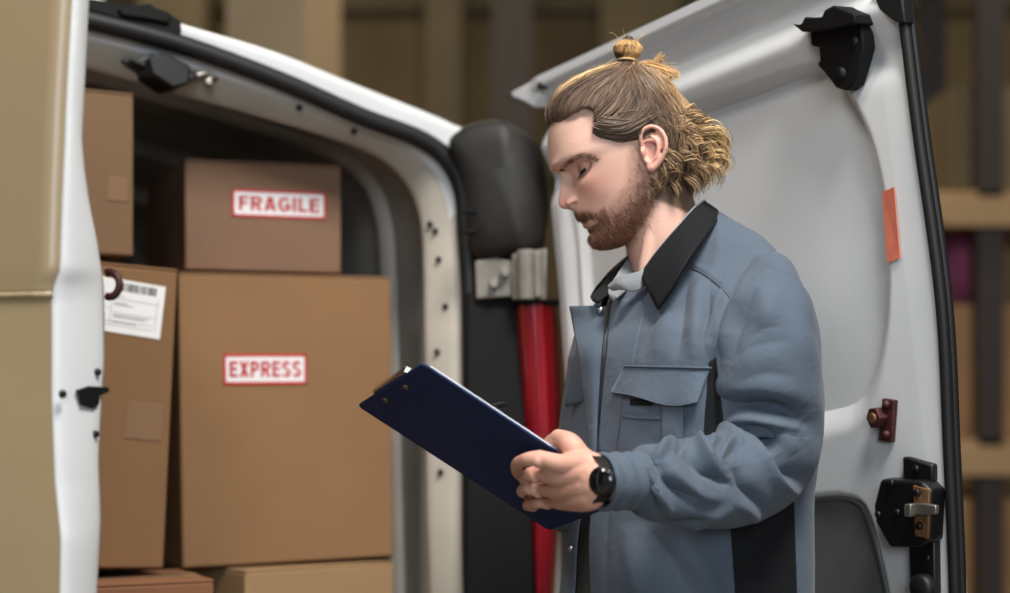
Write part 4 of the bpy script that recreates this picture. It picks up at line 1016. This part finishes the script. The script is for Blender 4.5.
# eyes: a narrow slit of eyeball under the lowered lid and the lash line
M['eye'] = mat('eye', (60, 56, 52), .15, coat=.6); M['lash'] = mat('lash', (40, 26, 20), .6)
for s in (1, -1):
    c = W(.0665, -.0020, s*.0310); th = np.linspace(-1.15, 1.0, 20)
    r = .0140
    def lid(hv, off): return np.array([c+FW*(math.cos(t)*r*.98+off)*math.sqrt(max(0, 1-(hv/.0127)**2))+LT*s*math.sin(t)*.0155*math.sqrt(max(0, 1-(hv/.0127)**2))+UP*(hv+.0016*abs(t)**2) for t in th])
    MB().tube(lid(-.0066, .0002), .0013, 6).build('eye', M['eye'], person)
    lm_ = lid(-.0048, .0007); ps = []
    for k in range(46):
        x = RNG.uniform(0, 18.9); i = int(x); p0 = lm_[i]+(lm_[i+1]-lm_[i])*(x-i); o_ = nrm(p0-c)
        ps.append(spline([p0, p0+o_*.003-UP*.0022, p0+o_*.0062-UP*.0036], 5))
    ey = strands('eyelashes', ps, .00028, .0001, lambda p, i: np.repeat(np.array(s2l((46, 32, 26)))[None], len(p), 0), person)
    MB().tube(lm_, .0009, 6).build('lash_line', M['lash'], ey)
    cr_ = lid(.0048, .0004)
# ================================================================ clothes
def cloth(name, rgb, sc=1.0, sheen=.10, **k):
    m = mat(name, rgb, .82, sheen=sheen, spec=.25, noise=.07, nscale=10); nt = m.node_tree; N = nt.nodes; Lk = nt.links; b = N['Principled BSDF']
    tc = N.new('ShaderNodeTexCoord'); hs = []
    tx = N.new('ShaderNodeTexNoise'); tx.inputs['Scale'].default_value = 900*sc; tx.inputs['Detail'].default_value = 2
    t2 = N.new('ShaderNodeTexNoise'); t2.inputs['Scale'].default_value = 38; t2.inputs['Detail'].default_value = 6; t2.inputs['Distortion'].default_value = .6
    b1 = N.new('ShaderNodeBump'); b1.inputs['Strength'].default_value = .25; b1.inputs['Distance'].default_value = .0006
    b2 = N.new('ShaderNodeBump'); b2.inputs['Strength'].default_value = .5; b2.inputs['Distance'].default_value = .004
    Lk.new(tc.outputs['Object'], tx.inputs[0]); Lk.new(tc.outputs['Object'], t2.inputs[0]); Lk.new(tx.outputs[0], b1.inputs['Height']); Lk.new(t2.outputs[0], b2.inputs['Height'])
    Lk.new(b1.outputs[0], b2.inputs['Normal']); Lk.new(b2.outputs[0], b.inputs['Normal']); return m
M['jacket'] = cloth('grey blue twill', (84, 95, 108)); M['black'] = cloth('black twill', (21, 22, 25), sheen=.01); M['tee'] = cloth('olive grey jersey', (104, 100, 88)); M['polo'] = cloth('pale grey collar knit', (128, 131, 134))
M['lining'] = cloth('grey jacket facing', (76, 86, 98)); M['trouser'] = cloth('dark grey work trousers', (60, 64, 72)); M['shoe'] = mat('brown leather', (60, 42, 30), .5)
M['snap'] = mat('snap button', (150, 150, 152), .3, metal=.9); M['thread'] = mat('red thread', (150, 70, 70), .8)
TT = np.array([(.213, .064, .072, 668, .76), (.197, .074, .100, 669, .70), (.182, .086, .140, 672, .60), (.167, .096, .176, 677, .5), (.145, .108, .198, 682, .36), (.115, .126, .215, 687, .22), (.07, .142, .228, 689, .10), (0, .147, .234, 688, 0), (-.06, .147, .222, 684, 0), (-.12, .148, .205, 684, 0), (-.26, .152, .198, 684, 0), (-.36, .158, .205, 682, 0), (-.46, .16, .205, 682, 0)])[::-1]
TX = np.linspace(-.46, .213, 320); TS = np.stack([np.interp(TX, TT[:, 0], TT[:, i]) for i in range(1, 5)], 1)
for _ in range(50): TS[1:-1] = (TS[:-2]+2*TS[1:-1]+TS[2:])/4
def torso(zr, th, k=1.0):
    zr, th = np.broadcast_arrays(np.asarray(zr, float), np.asarray(th, float))
    a, b, cx, tl = [np.interp(zr, TX, TS[:, i]) for i in range(4)]
    p = .82; ct, st = np.cos(th), np.sin(th)
    fx = a*k*np.sign(ct)*np.abs(ct)**p; lx = b*k*np.sign(st)*np.abs(st)**p
    X = (cx-CX)/FPX*YM; out = np.stack([X+0*zr, YM+0*zr, HC+zr], -1)+fx[..., None]*F+lx[..., None]*L
    out[..., 2] += -tl*fx; return out
nz, nth = 250, 420
zs = np.r_[np.linspace(-.46, .10, 170), np.linspace(.1025, .213, nz-170)]
near_t = np.array([(240, 652), (275, 642), (288, 628), (299, 612), (318, 607), (400, 598), (452, 596), (520, 593), (593, 589), (900, 570)], float)
far_t = np.array([(240, 636), (265, 622), (290, 606), (312, 600), (380, 594), (445, 589), (500, 585), (593, 572), (900, 548)], float)
def edge_angle(tab):
    out = []
    ths = np.radians(np.linspace(-45, 75, 481))
    for z in zs:
        p = proj(torso(z, ths)); tx = np.interp(p[:, 1], tab[:, 0], tab[:, 1]); d = np.abs(p[:, 0]-tx); d[ths < -.6] += 3; out.append(ths[np.argmin(d)])
    out = np.array(out)
    for _ in range(12): out[1:-1] = (out[:-2]+out[1:-1]*2+out[2:])/4
    return out
tn, tf = edge_angle(near_t), edge_angle(far_t); tf = np.minimum(tf, tn-.02)
uu = np.linspace(0, 1, nth)
TG = tn[:, None]+(2*np.pi-(tn-tf))[:, None]*uu[None]
g = torso(zs[:, None], TG)
# strokes: push the cloth along its normal near a line drawn on it
def strokes(g, items, cu=False, cv=False, flip=False):
    n = grid_normals(g, cu, cv); n = -n if flip else n
    p2 = proj(g).reshape(-1, 2); dep = g[..., 1].reshape(-1); to = np.array([0, 0, HC])-g.reshape(-1, 3); to /= np.linalg.norm(to, axis=1)[:, None]
    face = sm(-.1, .3, (n.reshape(-1, 3)*to).sum(1)); off = np.zeros(len(p2))
    for pts, amp, wid in items:
        q = spline(np.array(pts, float), 24); x0, y0 = q.min(0)-40; x1, y1 = q.max(0)+40
        m = (p2[:, 0] > x0) & (p2[:, 0] < x1) & (p2[:, 1] > y0) & (p2[:, 1] < y1) & (face > 0)
        if not m.any(): continue
        d, _, t = polydist(p2[m], q, False); dm = d/FPX*dep[m]
        fade = np.clip(np.sin(np.pi*np.clip(t, .02, .98)), 0, 1)**.6
        off[m] += amp*np.exp(-(dm/wid)**(2 if amp > 0 else 1.25))*fade*face[m]
    return g+n*off.reshape(g.shape[:2])[..., None]
def wavy(g, amp, fz, ft, seed, cu=False, cv=False):
    r = np.random.default_rng(seed); n = grid_normals(g, cu, cv); a = np.linspace(0, 1, g.shape[0])[:, None]; b = np.linspace(0, 1, g.shape[1])[None]; s = 0
    for k in range(7): s = s+np.sin(2*np.pi*(r.integers(1, fz+1)*a+r.integers(0, ft+1)*b+r.random()))*r.uniform(.4, 1)
    return g+n*(s*amp/3)[..., None]
nn_ = grid_normals(g); ctr_ = g.mean(1, keepdims=True); FL = ((nn_*(g-ctr_)).sum() < 0)
tor_items = [
    # yoke seam, gathers under it
    ([(676, 262), (690, 268), (708, 278), (724, 292), (735, 305)], -.0035, .004), ([(676, 259), (692, 264.5), (711, 275), (727, 289)], .002, .004),
    ([(690, 270), (684, 300), (680, 335), (677, 362)], -.007, .009), ([(699, 274), (697, 305), (695, 335), (694, 362)], .007, .010), ([(709, 280), (708, 310), (706, 345)], -.007, .009), ([(678, 270), (668, 300), (660, 335), (654, 362)], .004, .012),
    ([(662, 300), (652, 330), (642, 362)], -.004, .010), ([(718, 290), (716, 320), (712, 350)], .006, .008),
    ([(716, 330), (711, 365), (712, 400), (716, 450)], -.020, .012), ([(728, 276), (716, 304), (707, 332), (709, 356)], .004, .0045), ([(722, 280), (710, 308), (702, 334), (704, 356)], -.003, .003),
    # placket seam, front hangs
    ([(640, 318), (631, 355), (622, 400), (614, 452)], -.003, .004), ([(616, 410), (610, 450), (608, 500), (604, 593)], -.004, .006),
    ([(628, 520), (634, 560), (640, 610)], .006, .015), ([(650, 530), (672, 560), (700, 610)], -.006, .012), ([(668, 532), (690, 556), (722, 600)], .006, .012), ([(700, 540), (716, 565), (735, 600)], -.005, .010),
    ([(736, 520), (739, 560), (742, 620)], -.003, .004), ([(640, 425), (650, 440), (668, 455)], -.004, .008)]
g = wavy(g, .003, 5, 5, 3); g = strokes(g, tor_items, flip=FL)
# panels of black cloth at the side seam
p2 = proj(g); blk = [(726, 500), (728, 540), (737, 593), (742, 700), (744, 950), (815, 950), (806, 700), (800, 593), (797, 545), (800, 480), (760, 470)]
cen = (p2[:-1, :-1]+p2[1:, 1:])/2; d, ins, _ = polydist(cen.reshape(-1, 2), np.array(blk, float)); nf = grid_normals(g)*(-1 if FL else 1)
facing = (nf[:-1, :-1, 1] < .1).reshape(-1)
jk = MB().grid(g); jk.m = [0]*len(jk.f)
jacket = jk.build('jacket', [M['jacket'], M['black']], person, solid=.0022, label='grey blue work jacket with black panels')
for md in jacket.modifiers: md.offset = 1 if False else 0
# surface lookup for things sewn on
from mathutils.kdtree import KDTree
def surf(gr, flip):
    n = grid_normals(gr)*(-1 if flip else 1); v = gr.reshape(-1, 3); nn = n.reshape(-1, 3); to = np.array([0, 0, HC])-v; ok = (nn*to).sum(1) > 0
    v, nn = v[ok], nn[ok]; p = proj(v); kd = KDTree(len(v))
    for i, q in enumerate(p): kd.insert((q[0], q[1], 0), i)
    kd.balance()
    def depth(x, y):
        r = kd.find_n((x, y, 0), 6); w = np.array([1/(k[2]+.3) for k in r]); dd = np.array([v[k[1], 1] for k in r]); keep = dd < dd.min()+.04; return (dd*w)[keep].sum()/w[keep].sum()
    return depth
tdep = surf(g, FL)
def patch(name, quad, off, m, parent, n=(26, 18), bow=None, solid=.0018, label=None, edge=.5, skirt=0):
    """cloth sewn on the jacket: a quad of photo points (TL, TR, BR, BL) laid off above the surface"""
    TLp, TRp, BRp, BLp = [np.array(q, float) for q in quad]; out = np.zeros((n[1], n[0], 3))
    for j in range(n[1]):
        for i in range(n[0]):
            u, v = i/(n[0]-1), j/(n[1]-1); q = (TLp*(1-u)+TRp*u)*(1-v)+(BLp*(1-u)+BRp*u)*v
            if bow is not None: q = q+np.array(bow(u, v))
            dd = tdep(q[0], q[1])-(off(u, v) if callable(off) else off); out[j, i] = P(q[0], q[1], dd)
    for _ in range(3): out[1:-1, :, 1] = (out[:-2, :, 1]+out[1:-1, :, 1]*2+out[2:, :, 1])/4; out[:, 1:-1, 1] = (out[:, :-2, 1]+out[:, 1:-1, 1]*2+out[:, 2:, 1])/4
    return MB().grid(out).build(name, m, parent, solid=solid, label=label), out
patch('side_panel', [(727, 470), (792, 470), (801, 734), (745, 734)], .0035, M['black'], jacket, n=(24, 60), label='black side panel of the jacket')
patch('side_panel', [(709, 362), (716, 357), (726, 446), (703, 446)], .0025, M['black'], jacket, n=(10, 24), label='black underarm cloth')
pk, _ = patch('chest_pocket', [(622, 396), (700, 400), (694, 474), (614, 474)], .005, M['jacket'], jacket)
patch('pocket_pleat', [(662, 398), (684, 400), (680, 474), (661, 474)], .009, M['jacket'], pk)
_, fo = patch('pocket_flap', [(624, 366), (711, 368), (697, 402), (610.5, 392)], lambda u, v: .007+.010*v*(1-.4*math.cos(u*9)*v), M['jacket'], jacket, bow=lambda u, v: (0, 5*v*math.sin(u*math.pi)-2.5*v*math.sin(2*math.pi*u)), label='flap of the chest pocket')
fl = [o for o in jacket.children if o.name.startswith('pocket_flap')][0]
q = fo[-1]*.9+fo[-2]*.1-[0, .0015, 0]; MB().tube(q, .0011, 6).build('flap_hem', M['jacket'], fl)
MB().tube(fo[0]-[0, .002, 0], .0016, 6).build('flap_seam', M['jacket'], fl)
patch('pen_slot', [(630, 399), (652, 400), (652, 406), (630, 405)], .0075, M['black'], pk, n=(8, 4), solid=.001)
_, so = patch('slot_hem', [(622, 414), (661, 416), (661, 420), (621, 418)], .0075, M['jacket'], pk, n=(14, 4), solid=.001)
# near front edge strip
patch('placket', [(611, 297), (646, 301), (613, 455), (596, 452)], lambda u, v: .004+.004*(1-u), M['jacket'], jacket, n=(14, 40))
def seam(pts, off, r, dep, parent):
    q = spline(np.array(pts, float), 30); MB().tube(np.array([P(x, y, dep(x, y)-off) for x, y in q]), r, 6).build('seam', M['jacket'], parent)
seam([(679, 264), (692, 268), (710, 278), (724, 290), (733, 301)], .001, .0013, tdep, jacket)
# far front turned out as a lapel
lap = []
for y, xl, xr, dd in ((306, 569, 606, .030), (325, 572.5, 605, .030), (350, 577, 602, .028), (380, 581.5, 600, .024), (410, 585.5, 598, .018), (440, 589, 597, .010), (468, 592, 596, .002)):
    u = np.linspace(0, 1, 14); dr = tdep(xr+3, y)-.010; r = P(xl, y, dr+dd)[None]*(1-u)[:, None]+P(xr, y, dr)[None]*u[:, None]; r[:, 1] -= .010*np.sin(np.pi*u)*(dd/.03); lap.append(r)
lap = np.array(lap); lap = np.array([spline(lap[:, j], 70) for j in range(14)]).transpose(1, 0, 2)
lo = MB().grid(lap).build('lapel', M['lining'], jacket, solid=.002, label='turned out front edge of the jacket')
c = lap[2, 11]-np.array([0, .003, 0]); MB().tube([c, c-np.array([0, .003, 0])], [.0055, .0045], 16).build('snap', M['snap'], lo)
c = P(571, 549, tdep(572, 549)-.004); MB().tube([c, c-np.array([0, .003, 0])], [.0045, .0038], 16).build('snap', M['snap'], jacket)
# far chest pocket flap at the silhouette
ff = []
for x0, y0, x1, y1, dd in ((580, 362, 588, 366, 2.46), (572, 382, 588, 386, 2.452), (564, 403, 587, 398, 2.445), (566, 407, 587, 402, 2.45)):
    u = np.linspace(0, 1, 8)[:, None]; ff.append(P(x0, y0, dd)*(1-u)+P(x1, y1, dd-.04)*u)
MB().grid(np.array(ff)).build('pocket_flap', M['lining'], jacket, solid=.003)
# ---- shirt under the jacket
zs2 = np.linspace(-.44, .19, 90); th2 = np.linspace(0, 2*np.pi, 120, endpoint=False)
MB().grid(torso(zs2[:, None], th2[None], .91)-F*.004, cv=True).build('shirt', M['tee'], person, label='olive grey shirt')
def ring_strip(top, bot, n, rows=10, bulge=.006, out=None):
    a, b = spline(top, n), spline(bot, n); ax = P(668, 250, YM); g_ = []
    for k in np.linspace(0, 1, rows):
        r = a*(1-k)+b*k; d = r-ax; d[:, 2] = 0; d /= np.linalg.norm(d, axis=1)[:, None]; g_.append(r+d*bulge*math.sin(math.pi*k))
    return np.array(g_)
top_c = PP([(640, 274, 2.355), (655, 253, 2.345), (675, 229, 2.350), (693, 208, 2.385), (703, 201, 2.44), (703, 202, 2.50), (688, 214, 2.545), (662, 230, 2.555), (634, 250, 2.54), (616, 268, 2.50)])
bot_c = PP([(657, 309, 2.285), (672, 286, 2.272), (686, 262, 2.275), (702, 240, 2.305), (718, 221, 2.40), (722, 218, 2.49), (706, 232, 2.60), (668, 252, 2.64), (612, 272, 2.58), (590, 297, 2.50)])
cg = ring_strip(top_c, bot_c, 90, 14)
# front end of the near collar is cut square
MB().grid(cg).build('collar', M['black'], jacket, solid=.004, label='black jacket collar')
stand = ring_strip(top_c+[0, 0, .001], top_c*.93+bot_c*.0+P(668, 300, YM)*.07, 90, 6, .0)
MB().grid(stand).build('collar_lining', M['polo'], jacket, solid=.002)
ft = PP([(636, 249, 2.53), (617, 267, 2.50), (602, 284, 2.46), (590, 297, 2.43)]); fb = PP([(644, 262, 2.50), (626, 279, 2.455), (612, 290, 2.42), (597, 301, 2.40)])
MB().grid(ring_strip(ft, fb, 30, 8, .002)).build('collar', M['black'], jacket, solid=.004)
# pale inner collar of the shirt
pt_ = PP([(608, 285, 2.375), (618, 277, 2.36), (630, 273.5, 2.352), (641, 270, 2.35), (650, 262, 2.36)])
pb_ = PP([(613, 291, 2.37), (622, 290, 2.352), (633, 292, 2.345), (643, 288, 2.345), (652, 276, 2.36)])
MB().grid(ring_strip(pt_, pb_, 40, 10, .004)).build('shirt_collar', M['polo'], person, solid=.003, label='pale grey shirt collar')
pt2 = PP([(632, 252, 2.47), (624, 264, 2.45), (614, 279, 2.41), (608, 290, 2.39)]); pb2 = PP([(640, 275, 2.45), (632, 285, 2.42), (624, 292, 2.39), (614, 300, 2.37)])
MB().grid(ring_strip(pt2, pb2, 30, 8, .003)).build('shirt_collar', M['polo'], person, solid=.003)
# ---- near sleeve
SP = [(768, 262, 2.335, .014), (770, 274, 2.295, .029), (770, 289, 2.272, .041), (769, 309, 2.258, .053), (768, 335, 2.252, .0605), (767, 362, 2.25, .0658), (768, 400, 2.26, .0690), (768, 436, 2.27, .0680), (755, 466, 2.25, .0640), (728, 481, 2.21, .0580), (698, 482, 2.175, .0560), (668, 483, 2.147, .0500), (647, 481, 2.127, .0430), (638, 481, 2.120, .0340), (622, 481, 2.105, .0300)]
cl = spline(np.array([np.r_[P(*s[:3]), s[3]] for s in SP]), 300)
sg = tube_rings(cl[:, :3], cl[:, 3], 240, ref=(0, 1, 0))
sg = wavy(sg, .0022, 9, 5, 11, cv=True)
FS = ((grid_normals(sg, False, True)*(sg-sg.mean(1, keepdims=True))).sum() < 0)
def Zs(*pts): return [(600+x/2.66, 370+y/2.66) for x, y in pts]
def Z3(*pts): return [(600+x/3.4875, 370+y/3.4875) for x, y in pts]
sl_items = [
    # fold under the upper arm
    (Z3((385, 150), (440, 135), (520, 122), (610, 132), (680, 158), (708, 185)), -.024, .0090), (Z3((415, 192), (480, 172), (560, 178), (640, 190), (705, 210)), .011, .0065), (Z3((400, 60), (500, 70), (600, 80), (690, 110)), .006, .016),
    (Z3((495, 188), (545, 212), (585, 248), (614, 298)), -.015, .0075), (Z3((590, 200), (650, 240), (690, 290)), .006, .010),
    (Z3((600, 285), (640, 340), (690, 375), (745, 380)), -.016, .0120), (Z3((500, 205), (540, 245), (580, 320), (630, 392), (700, 428)), .012, .0065), (Z3((560, 300), (600, 370), (660, 430), (700, 450)), .006, .010),
    (Z3((475, 330), (500, 400), (545, 455), (590, 505)), -.014, .0090), (Z3((480, 470), (520, 490), (560, 540)), .008, .008),
    # small folds at the inside of the elbow
    (Z3((382, 265), (398, 225), (440, 202), (485, 208)), .010, .0055), (Z3((425, 310), (438, 262), (475, 243), (503, 262)), .009, .0050), (Z3((405, 300), (415, 255), (445, 225)), -.008, .0045), (Z3((450, 320), (462, 285), (485, 275)), -.007, .006),
    (Z3((365, 215), (378, 245), (380, 270)), -.010, .0055),
    (Z3((288, 245), (312, 214), (348, 226), (372, 282), (415, 338), (470, 388)), .014, .0062), (Z3((300, 262), (330, 312), (385, 362), (462, 402)), -.018, .0075), (Z3((390, 300), (430, 350), (462, 372)), -.008, .006),
    (Z3((272, 292), (276, 262), (288, 236)), -.012, .0045), (Z3((192, 312), (228, 262), (258, 250), (274, 280)), .011, .0055),
    (Z3((208, 318), (225, 375), (275, 425), (345, 448)), -.015, .0075), (Z3((165, 318), (180, 375), (215, 440), (252, 512)), .011, .0062), (Z3((252, 330), (300, 400), (360, 440), (430, 450)), .008, .008),
    (Z3((150, 350), (165, 420), (185, 480)), -.009, .0055), (Z3((140, 300), (152, 340), (160, 400)), .005, .004),
    # underside rolls
    (Z3((250, 515), (320, 496), (400, 510), (470, 480)), .008, .008), (Z3((215, 530), (290, 532), (380, 512)), -.009, .006), (Z3((220, 552), (290, 562), (380, 535)), .008, .007),
    # shoulder
    ([(745, 284), (752, 274), (762, 267), (774, 268), (788, 275), (803, 286)], -.003, .003),
    ([(743, 283), (733, 305), (724, 330), (717, 358)], .007, .006), ([(756, 285), (744, 312), (734, 340), (727, 366)], -.008, .009), ([(770, 282), (768, 310), (764, 335)], .004, .014), ([(795, 290), (806, 330), (812, 370)], .003, .012),
    ([(728, 360), (752, 346), (790, 340)], -.0035, .009), ([(735, 384), (765, 374), (800, 378)], -.0035, .010), ([(740, 345), (760, 330), (785, 325)], -.003, .009)]
sg = strokes(sg, sl_items, cv=True, flip=FS)
pz = proj(sg); wgt = np.exp(-(((pz-[782, 440])/[30, 8])**2).sum(-1))[..., None]
for _ in range(10):
    av = sg.copy(); av[1:-1] = (sg[:-2]+sg[2:])/2; av = (av+(np.roll(sg, 1, 1)+np.roll(sg, -1, 1))/2)/2; sg = sg+(av-sg)*wgt*.8
sleeve = MB().grid(sg, cv=True).build('sleeve', M['jacket'], jacket, solid=.0022)
cuf = spline(PP([(644, 481, 2.125), (630, 481, 2.113), (614, 481.5, 2.100), (600, 482, 2.090)]), 60); rc = np.full(60, .0338)+.0012*np.sin(np.linspace(0, 22, 60)); rc[:3] -= .002; rc[-2:] -= .0008
MB().tube(cuf, rc, 80, caps=False, ref=(0, 1, 0)).build('cuff', M['jacket'], sleeve, solid=.003)
# far sleeve
fs_ = spline(np.array([np.r_[P(*s[:3]), s[3]] for s in ((672, 270, 2.52, .04), (656, 300, 2.60, .06), (652, 380, 2.63, .066), (645, 462, 2.63, .064), (605, 500, 2.55, .054), (560, 498, 2.45, .043), (533, 478, 2.385, .034))]), 90)
MB().grid(wavy(tube_rings(fs_[:, :3], fs_[:, 3], 60), .004, 10, 5, 5, cv=True), cv=True).build('sleeve', M['jacket'], jacket, solid=.002)
# ---- watch
wc = P(595, 480, 2.087); ax_ = nrm(P(640, 481, 2.121)-wc); wu = nrm(np.cross(ax_, (0, 0, 1)));  wu = wu if wu[1] < 0 else -wu; wz = np.cross(ax_, wu)
a = np.linspace(0, 2*np.pi, 40, endpoint=False)
bandp = np.array([[wc+ax_*k+(wu*math.cos(t)*.0278+wz*math.sin(t)*.0285) for t in a] for k in (-.008, -.0075, .0075, .008)])
watch = MB().grid(bandp, cv=True).build('watch_strap', M['rubber'], person, solid=.0025, label='black wristwatch')
dn = nrm(wu*.45-ax_*.9); wd = wc+wu*.0250-ax_*.007
MB().tube([wd-dn*.003, wd+dn*.003, wd+dn*.0042, wd+dn*.0042], [.0165, .0165, .0155, .0145], 36).build('watch_case', M['blackmetal'], watch)
M['glass'] = mat('watch glass', (10, 10, 12), .06, coat=1)
MB().tube([wd+dn*.0041, wd+dn*.0046], [.0143, .0140], 36).build('watch_face', M['glass'], watch)
# ---- trousers and shoes, below the frame
hip = P(683, 400, YM); hip[2] = .93
for s in (1, -1):
    b0 = hip+L*.10*s; kn = b0+F*.02+Z*-.43; an = b0-F*.02+Z*-.83
    g_ = tube_rings(spline([b0+Z*.02, kn, an], 60), np.interp(np.linspace(0, 1, 60), [0, .25, .5, .8, 1], [.105, .095, .078, .07, .072]), 40)
    MB().grid(wavy(g_, .004, 12, 4, 8+s, cv=True), cv=True, capu=True).build('trouser_leg', M['trouser'], person)
    sh = []
    for t, w_, h_ in ((-.09, .03, .06), (-.07, .04, .09), (-.02, .043, .10), (.05, .045, .075), (.11, .05, .055), (.16, .045, .04), (.185, .025, .025)):
        c = an+F*t; c[2] = 0; sh.append([c+L*math.cos(q)*w_+Z*max(0, .5+.5*math.sin(q))*h_ for q in np.linspace(0, 2*np.pi, 24, endpoint=False)])
    MB().grid(np.array(sh), cv=True, capu=True).build('shoe', M['shoe'], person)
zb = np.linspace(0, 1, 20)
g_ = tube_rings(spline([hip+Z*-.06, hip+Z*.06], 20), np.full(20, .125), 60, rx=np.full(20, .17), ref=np.cross(L, Z))
MB().grid(g_, cv=True, capu=True).build('trouser_seat', M['trouser'], person)
# ================================================================ clipboard and pen
M['navy'] = mat('navy clipboard cover', (18, 40, 80), .55, spec=.25, bump=.15, bscale=600); M['paper'] = mat('white paper', (214, 220, 228), .7); M['chrome'] = mat('chrome clip', (190, 188, 184), .18, metal=1); M['brass'] = mat('brass rivet', (150, 130, 90), .35, metal=.9)
clip = thing('clipboard', 'navy blue clipboard held in both hands by the man', 'clipboard', (bA+bC+bB-bA)/2 if 0 else (bB+bC)/2)
bw2, bl2 = bw, bl
def rrect(w, l, r, x0=0, y0=0):
    out = []
    for cx_, cy_, a0 in ((w-r, r, -90), (w-r, l-r, 0), (r, l-r, 90), (r, r, 180)):
        for q in np.linspace(a0, a0+90, 7): out.append((x0+cx_+r*math.cos(math.radians(q)), y0+cy_+r*math.sin(math.radians(q))))
    return np.array(out)
SG = 1 if PB.n@NB > 0 else -1
def bpt(st, off): return PB.at(np.asarray(st, float))+NB*off
MB().prism(bpt(rrect(bw2, bl2, .008), 0.0), -NB*.0035).build('board', M['navy'], clip, bevel=.001)
MB().prism(bpt(rrect(bw2*.965, bl2*.92, .003, bw2*.022, bl2*.035), -.0037), -NB*.0022).build('paper_sheets', M['paper'], clip, smooth=False)
mb = MB(); mb.prism(bpt(rrect(bw2*.5, .032, .006, bw2*.25, -.004), -.0037), -NB*.009)
mb.tube([bpt((bw2*.28, .010), -.013), bpt((bw2*.72, .010), -.013)], .0035, 10)
mb.build('clip', M['chrome'], clip, bevel=.002)
for (x, y) in ((385, 400), (405.5, 387)):
    st = PB.st(x, y); MB().tube([bpt(st, -.001), bpt(st, .0008), bpt(st, .0013)], [.0042, .0042, .002], 16).build('rivet', M['brass'], clip)
pen = thing('pen', 'slim dark pen held in the hand behind the clipboard', 'pen', onb(484, 408, -.012))
p0, p1 = onb(478.5, 411, -.0072), onb(500, 405.5, -.045); dp = p1-p0
MB().tube([p0, p0+dp*.08], [.0006, .0032], 12).build('tip', M['chrome'], pen); MB().tube([p0+dp*.08, p0+dp*.92, p0+dp*1.2], [.0036, .0040, .0036], 14, roundcap=True).build('barrel', M['blackmetal'], pen)
